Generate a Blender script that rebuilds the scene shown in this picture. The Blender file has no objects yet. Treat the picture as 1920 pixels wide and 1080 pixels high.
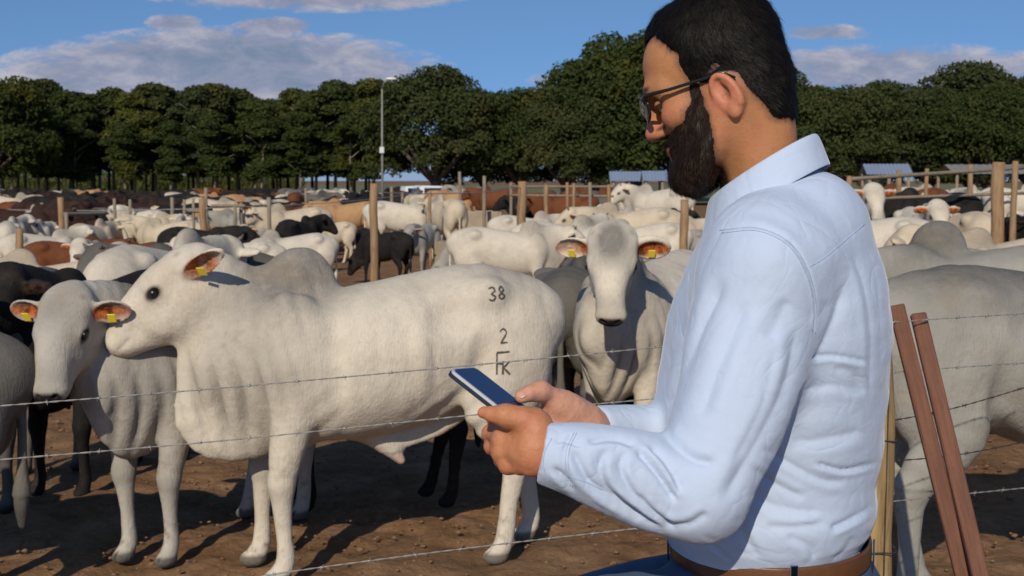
import bpy, math, random
import numpy as np
from mathutils import Vector, Matrix
from math import radians as R, sin, cos, pi

SC = bpy.context.scene
COL = SC.collection
random.seed(7)
RNG = np.random.default_rng(7)

# ------------------------------------------------------------------ camera
F_PX = 2300.0          # focal length in pixels of a 1920 wide picture
CAM_H = 1.70
PITCH = math.atan((540 - 338) / F_PX)
cam_data = bpy.data.cameras.new('camera')
cam = bpy.data.objects.new('camera', cam_data)
COL.objects.link(cam)
cam.location = (0, 0, CAM_H)
cam.rotation_euler = (pi / 2 - PITCH, 0, 0)
cam_data.sensor_width = 36
cam_data.lens = 36 * F_PX / 1920
cam_data.clip_end = 4000
cam_data.dof.use_dof = True
cam_data.dof.focus_distance = 2.1
cam_data.dof.aperture_fstop = 13
SC.camera = cam
FWD = np.array([0, cos(PITCH), -sin(PITCH)])
UPV = np.array([0, sin(PITCH), cos(PITCH)])


def at(px, py, d):
    """the point seen at pixel (px,py) of the 1920x1080 photo, d metres along the view axis"""
    return np.array([0, 0, CAM_H]) + d * (FWD + (px - 960) / F_PX * np.array([1., 0, 0]) - (py - 540) / F_PX * UPV)


def ground_at(px, py):
    v = FWD + (px - 960) / F_PX * np.array([1., 0, 0]) - (py - 540) / F_PX * UPV
    return np.array([0, 0, CAM_H]) + v * (CAM_H / -v[2])


def to_px(P):
    q = P - np.array([0, 0, CAM_H])
    d = q @ FWD
    return 960 + F_PX * q[:, 0] / d, 540 - F_PX * (q @ UPV) / d


# ------------------------------------------------------------------ light
SUN_EL, SUN_AZ = R(32), R(13)      # behind the camera, to its left
sd = np.array([-sin(SUN_AZ) * cos(SUN_EL), -cos(SUN_AZ) * cos(SUN_EL), sin(SUN_EL)])
sun_data = bpy.data.lights.new('sun', 'SUN')
sun_data.energy = 3.7
sun_data.angle = R(0.55)
sun_data.color = (1.0, 0.90, 0.74)
sun = bpy.data.objects.new('sun', sun_data)
COL.objects.link(sun)
sun.rotation_euler = Vector(sd).to_track_quat('Z', 'Y').to_euler()

SC.view_settings.view_transform = 'Standard'
SC.view_settings.look = 'None'
SC.view_settings.exposure = 0.0
SC.view_settings.gamma = 1.0

W = bpy.data.worlds.new('World')
SC.world = W
W.use_nodes = True
nt = W.node_tree
nt.nodes.clear()


class NT:
    """small helper to write node trees"""
    def __init__(s, tree):
        s.t = tree

    def n(s, typ, ins=None, **props):
        nd = s.t.nodes.new(typ)
        for k, v in props.items():
            setattr(nd, k, v)
        for k, v in (ins or {}).items():
            sock = nd.inputs[k]
            if isinstance(v, bpy.types.NodeSocket):
                s.t.links.new(v, sock)
            else:
                sock.default_value = v
        return nd

    def math(s, op, a, b=0.0, clamp=False):
        return s.n('ShaderNodeMath', {0: a, 1: b}, operation=op, use_clamp=clamp).outputs[0]

    def mix(s, f, a, b, mode='MIX'):
        nd = s.n('ShaderNodeMix', data_type='RGBA', blend_type=mode)
        for k, v in ((0, f), (6, a), (7, b)):
            if isinstance(v, bpy.types.NodeSocket):
                s.t.links.new(v, nd.inputs[k])
            else:
                nd.inputs[k].default_value = v if k == 0 else (*v[:3], 1)
        return nd.outputs[2]

    def ramp(s, f, stops):
        nd = s.n('ShaderNodeValToRGB', {0: f})
        cr = nd.color_ramp
        while len(cr.elements) < len(stops):
            cr.elements.new(0.5)
        for e, (p, c) in zip(cr.elements, stops):
            e.position = p
            e.color = (*c[:3], 1) if hasattr(c, '__len__') else (c, c, c, 1)
        return nd.outputs[0]

    def smooth(s, x, lo, hi):
        return s.n('ShaderNodeMapRange', {0: x, 1: lo, 2: hi, 3: 0.0, 4: 1.0}, interpolation_type='SMOOTHSTEP').outputs[0]


w = NT(nt)
tc = w.n('ShaderNodeTexCoord')
# the air of a dry afternoon stays blue down to the trees: read the sky a little above each direction
lift = w.n('ShaderNodeVectorMath', {0: tc.outputs['Generated'], 1: (0, 0, .20)}, operation='ADD')
lift = w.n('ShaderNodeVectorMath', {0: lift.outputs[0]}, operation='NORMALIZE')
sky = w.n('ShaderNodeTexSky', {'Vector': lift.outputs[0]}, sky_type='NISHITA', sun_disc=False, sun_elevation=SUN_EL, sun_rotation=pi + SUN_AZ,
          altitude=600, air_density=1.0, dust_density=0.25, ozone_density=3.5)
sepz = w.n('ShaderNodeSeparateXYZ', {0: tc.outputs['Generated']})
hs = w.n('ShaderNodeHueSaturation', {'Saturation': 1.10, 'Value': 1.0, 'Color': sky.outputs[0]})
sep = w.n('ShaderNodeSeparateXYZ', {0: tc.outputs['Generated']})
yy = w.math('MAXIMUM', sep.outputs[1], 0.05)
uu = w.math('DIVIDE', sep.outputs[0], yy)
vv = w.math('DIVIDE', sep.outputs[2], yy)
comb = w.n('ShaderNodeCombineXYZ', {0: w.math('MULTIPLY', uu, 1.0), 1: w.math('MULTIPLY', vv, 2.6)})
nz = w.n('ShaderNodeTexNoise', {'Vector': comb.outputs[0], 'Scale': 21.0, 'Detail': 9.0, 'Roughness': 0.66, 'Distortion': 0.35})
nzl = w.n('ShaderNodeTexNoise', {'Vector': comb.outputs[0], 'Scale': 5.0, 'Detail': 3.0, 'Roughness': 0.5})
dens = None
# clouds as directions: tan(azimuth), tan(elevation), half sizes, strength
for px, py, hx, hy, st in ((610, -22, 400, 56, 1.0), (420, 160, 480, 112, 1.15), (336, 48, 60, 19, .8), (520, 54, 85, 20, .8),
                           (1690, 140, 330, 62, .72), (1540, 66, 100, 18, .5), (1045, 158, 70, 26, .6), (200, 190, 300, 60, .8),
                           (1900, 130, 120, 40, .55), (880, 215, 130, 40, .4)):
    a = w.math('DIVIDE', w.math('SUBTRACT', uu, (px - 960) / F_PX), hx / F_PX)
    b = w.math('DIVIDE', w.math('SUBTRACT', vv, (338 - py) / F_PX), hy / F_PX)
    r2 = w.math('ADD', w.math('MULTIPLY', a, a), w.math('MULTIPLY', b, b))
    m = w.math('MULTIPLY', w.math('SUBTRACT', 1.0, r2, True), st)
    dens = m if dens is None else w.math('MAXIMUM', dens, m)
dd = w.math('ADD', dens, w.math('MULTIPLY', w.math('SUBTRACT', nz.outputs[0], 0.5), 1.55))
dd = w.math('MULTIPLY', dd, w.smooth(dens, 0.0, 0.12))
cmask = w.math('MULTIPLY', w.smooth(dd, 0.06, 0.52), 0.94)
shade = w.math('ADD', w.math('MULTIPLY', nz.outputs[0], 0.75), w.math('MULTIPLY', nzl.outputs[0], 0.5))
ccol = w.ramp(w.math('SUBTRACT', shade, w.math('MULTIPLY', dens, 0.12)), [(0.38, (1.7, 2.2, 3.2)), (0.52, (2.6, 2.8, 3.8)), (0.68, (4.5, 4.35, 4.8))])
low = w.math('SUBTRACT', 1.0, w.smooth(sepz.outputs[2], 0.0, 0.05))
mixc = w.mix(cmask, w.mix(w.math('MULTIPLY', low, .7), hs.outputs[0], (2.6, 3.2, 4.3)), ccol)
bg = w.n('ShaderNodeBackground', {'Color': mixc, 'Strength': 0.11})
out = w.n('ShaderNodeOutputWorld', {'Surface': bg.outputs[0]})

# ------------------------------------------------------------------ object helpers
def tag(o, label=None, cat=None, group=None, kind=None):
    for k, v in (('label', label), ('category', cat), ('group', group), ('kind', kind)):
        if v:
            o[k] = v
    return o


def empty(name, loc=(0, 0, 0), rz=0.0):
    o = bpy.data.objects.new(name, None)
    o.empty_display_size = 0.1
    o.location = loc
    o.rotation_euler = (0, 0, rz)
    COL.objects.link(o)
    return o


def mesh_obj(name, V, F, mat=None, parent=None, smooth=True, col=None, uv=None):
    """V (n,3), F: list/array of faces; quads or tris (or a list of both)"""
    me = bpy.data.meshes.new(name)
    V = np.asarray(V, dtype=np.float32)
    if isinstance(F, np.ndarray):
        nf, k = F.shape
        me.vertices.add(len(V))
        me.vertices.foreach_set('co', V.ravel())
        me.loops.add(nf * k)
        me.loops.foreach_set('vertex_index', F.astype(np.int32).ravel())
        me.polygons.add(nf)
        me.polygons.foreach_set('loop_start', np.arange(0, nf * k, k, dtype=np.int32))
        me.update(calc_edges=True)
        me.validate()
    else:
        me.from_pydata([tuple(map(float, v)) for v in V], [], [tuple(int(i) for i in f) for f in F])
        me.update()
    if smooth:
        me.polygons.foreach_set('use_smooth', np.ones(len(me.polygons), dtype=bool))
    if col is not None:
        at_ = me.color_attributes.new('Col', 'FLOAT_COLOR', 'POINT')
        c = np.ones((len(V), 4), dtype=np.float32)
        c[:, :col.shape[1]] = col
        at_.data.foreach_set('color', c.ravel())
    o = bpy.data.objects.new(name, me)
    COL.objects.link(o)
    if mat:
        me.materials.append(mat)
    if parent:
        o.parent = parent
    return o


class MB:
    """collects simple solids into one mesh"""
    def __init__(s):
        s.V = []
        s.F = []

    def add(s, V, F):
        k = len(s.V)
        s.V += [tuple(v) for v in V]
        s.F += [tuple(i + k for i in f) for f in F]

    def box(s, c, size, rot=None, bevel=0.0):
        hx, hy, hz = [x / 2 for x in size]
        c = np.asarray(c, float)
        if bevel <= 0:
            V = [np.array([x, y, z]) for x in (-hx, hx) for y in (-hy, hy) for z in (-hz, hz)]
            F = [(0, 1, 3, 2), (4, 6, 7, 5), (0, 4, 5, 1), (2, 3, 7, 6), (0, 2, 6, 4), (1, 5, 7, 3)]
        else:
            b = min(bevel, hx * .9, hy * .9, hz * .9)
            V, F = [], []
            for axis, (a1, a2) in ((0, (1, 2)), (1, (2, 0)), (2, (0, 1))):
                for sgn in (-1, 1):
                    h = [hx, hy, hz]
                    k = len(V)
                    for s1, s2 in ((-1, -1), (1, -1), (1, 1), (-1, 1)):
                        p = np.zeros(3)
                        p[axis] = sgn * h[axis]
                        p[a1] = s1 * (h[a1] - b)
                        p[a2] = s2 * (h[a2] - b)
                        V.append(p)
                    F.append((k, k + 1, k + 2, k + 3) if sgn > 0 else (k + 3, k + 2, k + 1, k))
            import itertools
            P = np.array(V)
            from collections import defaultdict
            for a0 in range(3):
                a1, a2 = (a0 + 1) % 3, (a0 + 2) % 3
                h = [hx, hy, hz]
                for s1 in (-1, 1):
                    for s2 in (-1, 1):
                        q = []
                        for e in (-1, 1):
                            p = np.zeros(3); p[a0] = e * (h[a0] - b); p[a1] = s1 * h[a1]; p[a2] = s2 * (h[a2] - b)
                            q.append(int(np.argmin(((P - p) ** 2).sum(1))))
                        for e in (1, -1):
                            p = np.zeros(3); p[a0] = e * (h[a0] - b); p[a1] = s1 * (h[a1] - b); p[a2] = s2 * h[a2]
                            q.append(int(np.argmin(((P - p) ** 2).sum(1))))
                        F.append(tuple(q) if s1 * s2 > 0 else tuple(q[::-1]))
            for s0 in (-1, 1):
                for s1 in (-1, 1):
                    for s2 in (-1, 1):
                        ids = []
                        for ax in range(3):
                            p = np.array([s0 * (hx - b), s1 * (hy - b), s2 * (hz - b)])
                            p[ax] = (s0, s1, s2)[ax] * (hx, hy, hz)[ax]
                            ids.append(int(np.argmin(((P - p) ** 2).sum(1))))
                        F.append(tuple(ids) if s0 * s1 * s2 > 0 else tuple(ids[::-1]))
        if rot is not None:
            rot = np.asarray(rot)
            V = [rot @ v for v in V]
        s.add([v + c for v in V], F)
        return s

    def tube(s, pts, rad, n=8, cap=True, jitter=0.0):
        pts = [np.asarray(p, float) for p in pts]
        m = len(pts)
        rad = [rad] * m if np.isscalar(rad) else list(rad)
        V, F = [], []
        prev = None
        for i, p in enumerate(pts):
            t = pts[min(i + 1, m - 1)] - pts[max(i - 1, 0)]
            t = t / (np.linalg.norm(t) + 1e-9)
            if prev is None:
                a = np.array([0, 0, 1.]) if abs(t[2]) < .9 else np.array([1., 0, 0])
            else:
                a = prev
            u = a - t * (a @ t)
            u /= np.linalg.norm(u) + 1e-9
            prev = u
            v = np.cross(t, u)
            for k in range(n):
                th = 2 * pi * k / n
                rr = rad[i] * (1 + (random.uniform(-jitter, jitter) if jitter else 0))
                V.append(p + (u * cos(th) + v * sin(th)) * rr)
        for i in range(m - 1):
            for k in range(n):
                a, b = i * n + k, i * n + (k + 1) % n
                F.append((a, b, b + n, a + n))
        if cap:
            F.append(tuple(range(n - 1, -1, -1)))
            F.append(tuple((m - 1) * n + k for k in range(n)))
        s.add(V, F)
        return s

    def ball(s, c, r, nu=12, nv=8):
        c = np.asarray(c, float)
        r = np.broadcast_to(np.asarray(r, float), (3,))
        V = [c + r * np.array([0, 0, 1.])]
        for j in range(1, nv):
            for i in range(nu):
                a, b = 2 * pi * i / nu, pi * j / nv
                V.append(c + r * np.array([cos(a) * sin(b), sin(a) * sin(b), cos(b)]))
        V.append(c - r * np.array([0, 0, 1.]))
        F = [(0, 1 + i, 1 + (i + 1) % nu) for i in range(nu)]
        for j in range(nv - 2):
            for i in range(nu):
                a, b = 1 + j * nu + i, 1 + j * nu + (i + 1) % nu
                F.append((a, a + nu, b + nu, b))
        k = len(V) - 1
        F += [(k, 1 + (nv - 2) * nu + (i + 1) % nu, 1 + (nv - 2) * nu + i) for i in range(nu)]
        s.add(V, F)
        return s

    def build(s, name, mat=None, parent=None, smooth=False):
        return mesh_obj(name, s.V, s.F, mat, parent, smooth)


def rot_to(axis_z, hint=(0, 0, 1)):
    """matrix whose columns are x,y,z with z along axis_z"""
    z = np.asarray(axis_z, float); z /= np.linalg.norm(z)
    h = np.asarray(hint, float)
    if abs(h @ z) > .98 * np.linalg.norm(h):
        h = np.array([1., 0, 0])
    x = np.cross(h, z); x /= np.linalg.norm(x)
    return np.stack([x, np.cross(z, x), z], 1)


# ------------------------------------------------------------------ soft-union solids -> one continuous mesh
def spline(P, n=4):
    P = np.asarray(P, float)
    if len(P) < 3 or n <= 1:
        return P
    Q = np.vstack([2 * P[0] - P[1], P, 2 * P[-1] - P[-2]])
    out = []
    for i in range(1, len(Q) - 2):
        for k in range(n):
            t = k / n
            a, b, c, d = Q[i - 1], Q[i], Q[i + 1], Q[i + 2]
            out.append(.5 * (2 * b + (c - a) * t + (2 * a - 5 * b + 4 * c - d) * t * t + (3 * b - a - 3 * c + d) * t ** 3))
    out.append(Q[-2])
    return np.array(out)


class Clay:
    def __init__(s):
        s.pr = []

    def chain(s, pts, rad, side=(0, 1, 0), k=.04, n=3, op=1):
        """pts (m,3); rad: (m,) or (m,2) = radius along side, radius along the other axis"""
        pts = np.asarray(pts, float)
        rad = np.asarray(rad, float)
        if rad.ndim == 0:
            rad = np.full(len(pts), float(rad))
        if rad.ndim == 1:
            rad = np.stack([rad, rad], 1)
        q = spline(np.hstack([pts, rad]), n)
        q[:, 3:] = np.maximum(q[:, 3:], 1e-3)
        s.pr.append(('c', q[:, :3], q[:, 3:], np.asarray(side, float), k, op))
        return s

    def ell(s, c, r, rot=None, k=.04, op=1):
        s.pr.append(('e', np.asarray(c, float), np.broadcast_to(np.asarray(r, float), (3,)), np.eye(3) if rot is None else np.asarray(rot), k, op))
        return s

    def both(s, f):
        for y in (-1, 1):
            f(y)
        return s

    def xform(s, M, t, scale=1.0, start=0):
        """rotate/translate all solids from index start"""
        M = np.asarray(M)
        for i in range(start, len(s.pr)):
            p = s.pr[i]
            if p[0] == 'c':
                s.pr[i] = ('c', (p[1] * scale) @ M.T + t, p[2] * scale, M @ p[3], p[4], p[5])
            else:
                s.pr[i] = ('e', M @ (p[1] * scale) + t, p[2] * scale, M @ p[3], p[4], p[5])
        return s

    def mesh(s, res, clip=None):
        lo, hi = np.full(3, 1e9), np.full(3, -1e9)
        for p in s.pr:
            if p[5] < 0:
                continue
            if p[0] == 'c':
                r = p[2].max()
                lo = np.minimum(lo, p[1].min(0) - r); hi = np.maximum(hi, p[1].max(0) + r)
            else:
                r = p[2].max()
                lo = np.minimum(lo, p[1] - r); hi = np.maximum(hi, p[1] + r)
        lo -= 3 * res; hi += 3 * res
        nn = np.ceil((hi - lo) / res).astype(int) + 1
        D = np.full(nn, .5, np.float32)

        def sub(a, b):
            i0 = np.maximum(np.floor((a - lo) / res).astype(int), 0)
            i1 = np.minimum(np.ceil((b - lo) / res).astype(int) + 1, nn)
            return i0, i1

        def grid(i0, i1):
            ax = [(lo[j] + np.arange(i0[j], i1[j]) * res).astype(np.float32) for j in range(3)]
            return ax[0][:, None, None], ax[1][None, :, None], ax[2][None, None, :]

        for p in s.pr:
            k, op = p[4], p[5]
            m = k + 3 * res
            if p[0] == 'e':
                c, r, M = p[1], p[2], p[3]
                ext = np.sqrt(((M * r[None, :]) ** 2).sum(1))
                i0, i1 = sub(c - ext - m, c + ext + m)
                if (i1 <= i0).any():
                    continue
                X, Y, Z = grid(i0, i1)
                X = X - c[0]; Y = Y - c[1]; Z = Z - c[2]
                rho = 0
                for j in range(3):
                    q = (X * M[0, j] + Y * M[1, j] + Z * M[2, j]) / r[j]
                    rho = rho + q * q
                rho = np.sqrt(rho) + 1e-6
                L = np.sqrt(X * X + Y * Y + Z * Z)
                d = L - L / rho
                d = np.where(rho < .05, -r.min(), d).astype(np.float32)
            else:
                P, rad, side = p[1], p[2], p[3]
                rm = rad.max()
                i0, i1 = sub(P.min(0) - rm - m, P.max(0) + rm + m)
                if (i1 <= i0).any():
                    continue
                d = np.full(i1 - i0, .5, np.float32)
                for a, b, ra, rb in zip(P[:-1], P[1:], rad[:-1], rad[1:]):
                    rr = max(ra.max(), rb.max())
                    j0, j1 = sub(np.minimum(a, b) - rr - m, np.maximum(a, b) + rr + m)
                    if (j1 <= j0).any():
                        continue
                    X, Y, Z = grid(j0, j1)
                    t = b - a
                    Lg = np.linalg.norm(t) + 1e-9
                    t = t / Lg
                    sv = side - t * (side @ t)
                    if np.linalg.norm(sv) < 1e-3:
                        sv = np.array([1., 0, 0]) - t * t[0]
                    sv = sv / np.linalg.norm(sv)
                    ov = np.cross(t, sv)
                    X = X - a[0]; Y = Y - a[1]; Z = Z - a[2]
                    h = X * t[0] + Y * t[1] + Z * t[2]
                    hc = np.clip(h / Lg, 0, 1)
                    vt = h - hc * Lg
                    vs = X * sv[0] + Y * sv[1] + Z * sv[2]
                    vo = X * ov[0] + Y * ov[1] + Z * ov[2]
                    rs = ra[0] + (rb[0] - ra[0]) * hc
                    ro = ra[1] + (rb[1] - ra[1]) * hc
                    rt = .5 * (rs + ro)
                    rho = np.sqrt((vs / rs) ** 2 + (vo / ro) ** 2 + (vt / rt) ** 2) + 1e-6
                    L = np.sqrt(vs * vs + vo * vo + vt * vt)
                    dd_ = np.where(rho < .05, -np.minimum(rs, ro), L - L / rho).astype(np.float32)
                    sl = tuple(slice(j0[q] - i0[q], j1[q] - i0[q]) for q in range(3))
                    sl = tuple(slice(max(q.start, 0), q.stop) for q in sl)
                    d[sl] = np.minimum(d[sl], dd_[tuple(slice(dd_.shape[q] - (sl[q].stop - sl[q].start), None) for q in range(3))]) if d[sl].shape != dd_.shape else np.minimum(d[sl], dd_)
            S = tuple(slice(i0[q], i1[q]) for q in range(3))
            A = D[S]
            if op > 0:
                h = np.maximum(k - np.abs(A - d), 0) / max(k, 1e-6)
                D[S] = np.minimum(A, d) - h * h * k * .25
            else:
                d = -d
                h = np.maximum(k - np.abs(A - d), 0) / max(k, 1e-6)
                D[S] = np.maximum(A, d) + h * h * k * .25
        if clip is not None:
            X, Y, Z = grid(np.zeros(3, int), nn)
            D = np.maximum(D, clip(X, Y, Z).astype(np.float32))
        D[0] = D[-1] = .1; D[:, 0] = D[:, -1] = .1; D[:, :, 0] = D[:, :, -1] = .1
        return surface_nets(D, lo, res)


def surface_nets(D, lo, res):
    ins = D < 0
    nx, ny, nz_ = D.shape
    c = np.zeros((nx - 1, ny - 1, nz_ - 1), np.uint8)
    for i in (0, 1):
        for j in (0, 1):
            for k in (0, 1):
                c += ins[i:nx - 1 + i, j:ny - 1 + j, k:nz_ - 1 + k]
    act = (c > 0) & (c < 8)
    idx = np.full(act.shape, -1, np.int64)
    I = np.argwhere(act)
    idx[act] = np.arange(len(I))
    val = {}
    for i in (0, 1):
        for j in (0, 1):
            for k in (0, 1):
                val[i, j, k] = D[I[:, 0] + i, I[:, 1] + j, I[:, 2] + k]
    acc = np.zeros((len(I), 3)); cnt = np.zeros(len(I))
    for ax in range(3):
        o1, o2 = [q for q in range(3) if q != ax]
        for p in (0, 1):
            for q in (0, 1):
                a = [0, 0, 0]; a[o1] = p; a[o2] = q
                b = list(a); b[ax] = 1
                va, vb = val[tuple(a)], val[tuple(b)]
                cr = (va < 0) != (vb < 0)
                t = np.where(cr, va / np.where(cr, va - vb, 1), 0)
                pos = np.tile(np.array(a, float), (len(I), 1))
                pos[:, ax] = t
                acc += pos * cr[:, None]; cnt += cr
    V = lo + (I + acc / cnt[:, None]) * res
    F = []
    for ax in range(3):
        o1, o2 = [(1, 2), (2, 0), (0, 1)][ax]
        sl_a = [slice(1, None)] * 3; sl_b = [slice(1, None)] * 3
        sl_a[ax] = slice(0, -1); sl_b[ax] = slice(1, None)
        A = ins[tuple(sl_a)]; B = ins[tuple(sl_b)]
        # keep inside the cell grid
        for sgn in (0, 1):
            E = np.argwhere((A & ~B) if sgn == 0 else (~A & B))
            off = np.array([1, 1, 1]); off[ax] = 0
            E = E + off
            lim = np.array(act.shape)
            ok = (E < lim).all(1)
            E = E[ok]
            d1 = np.zeros(3, int); d1[o1] = 1
            d2 = np.zeros(3, int); d2[o2] = 1
            q = [idx[tuple((E - d1 - d2).T)], idx[tuple((E - d2).T)], idx[tuple(E.T)], idx[tuple((E - d1).T)]]
            Q = np.stack(q if sgn == 0 else q[::-1], 1)
            F.append(Q)
    F = np.vstack(F)
    F = F[(F >= 0).all(1)]
    return V, F


def normals(V, F):
    a, b = V[F[:, 2]] - V[F[:, 0]], V[F[:, 3 % F.shape[1]]] - V[F[:, 1]] if F.shape[1] == 4 else V[F[:, 1]] - V[F[:, 0]]
    n = np.cross(a, b) if F.shape[1] == 4 else np.cross(b, a)
    N = np.zeros_like(V)
    for k in range(F.shape[1]):
        for j in range(3):
            N[:, j] += np.bincount(F[:, k], n[:, j], len(V))
    return N / (np.linalg.norm(N, axis=1)[:, None] + 1e-12)


def relax(V, F, it=1, lam=.5):
    for _ in range(it):
        S = np.zeros_like(V); c = np.zeros(len(V))
        k = F.shape[1]
        for i in range(k):
            a, b = F[:, i], F[:, (i + 1) % k]
            for p, q in ((a, b), (b, a)):
                for j in range(3):
                    S[:, j] += np.bincount(p, V[q, j], len(V))
                c += np.bincount(p, minlength=len(V))
        V = V + lam * (S / np.maximum(c, 1)[:, None] - V)
    return V


def blob(V, c, r, soft=.5):
    """1 inside an ellipsoid, fading to 0 at its rim"""
    q = np.sqrt((((V - np.asarray(c)) / np.asarray(r)) ** 2).sum(1))
    t = np.clip((1 - q) / soft, 0, 1)
    return t * t * (3 - 2 * t)


_NG = np.random.default_rng(3).standard_normal((64, 4))


def wnoise(V, scale, seed=0, oct_=3):
    """cheap smooth noise: sum of random plane waves, about -1..1"""
    V = np.asarray(V, float)
    g = np.random.default_rng(seed)
    s = np.zeros(len(V)); amp = 1.0; tot = 0
    for o in range(oct_):
        for _ in range(6):
            d = g.standard_normal(3); d /= np.linalg.norm(d)
            s += amp * np.sin(V @ d * scale * (2 ** o) * g.uniform(.7, 1.3) + g.uniform(0, 6.28))
        tot += amp * 2.4
        amp *= .5
    return s / tot


# ------------------------------------------------------------------ materials
def new_mat(name):
    m = bpy.data.materials.new(name)
    m.use_nodes = True
    m.node_tree.nodes.clear()
    return m, NT(m.node_tree)


def finish(t, col, rough=.6, bump=None, bstr=.3, bdist=.01, **kw):
    bs = t.n('ShaderNodeBsdfPrincipled')
    def put(k, v):
        if isinstance(v, bpy.types.NodeSocket):
            t.t.links.new(v, bs.inputs[k])
        else:
            bs.inputs[k].default_value = v if not (hasattr(v, '__len__') and len(v) == 3 and k != 'Subsurface Radius') else (*v, 1)
    put('Base Color', col)
    put('Roughness', rough)
    for k, v in kw.items():
        put(k.replace('_', ' '), v)
    if bump is not None:
        b = t.n('ShaderNodeBump', {'Height': bump, 'Strength': bstr, 'Distance': bdist})
        t.t.links.new(b.outputs[0], bs.inputs['Normal'])
    t.n('ShaderNodeOutputMaterial', {'Surface': bs.outputs[0]})
    return bs


def simple_mat(name, col, rough=.6, var=.12, scale=30, metallic=0.0, bump=.1, coord='Object', bd=.002, **kw):
    m, t = new_mat(name)
    tc_ = t.n('ShaderNodeTexCoord')
    nz1 = t.n('ShaderNodeTexNoise', {'Vector': tc_.outputs[coord], 'Scale': scale, 'Detail': 5.0, 'Roughness': .6})
    c = t.mix(nz1.outputs[0], tuple(x * (1 - var * 2) for x in col), tuple(min(1, x * (1 + var * 2)) for x in col))
    finish(t, c, rough, nz1.outputs[0], bump * 3, bd, Metallic=metallic, **kw)
    return m

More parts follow.
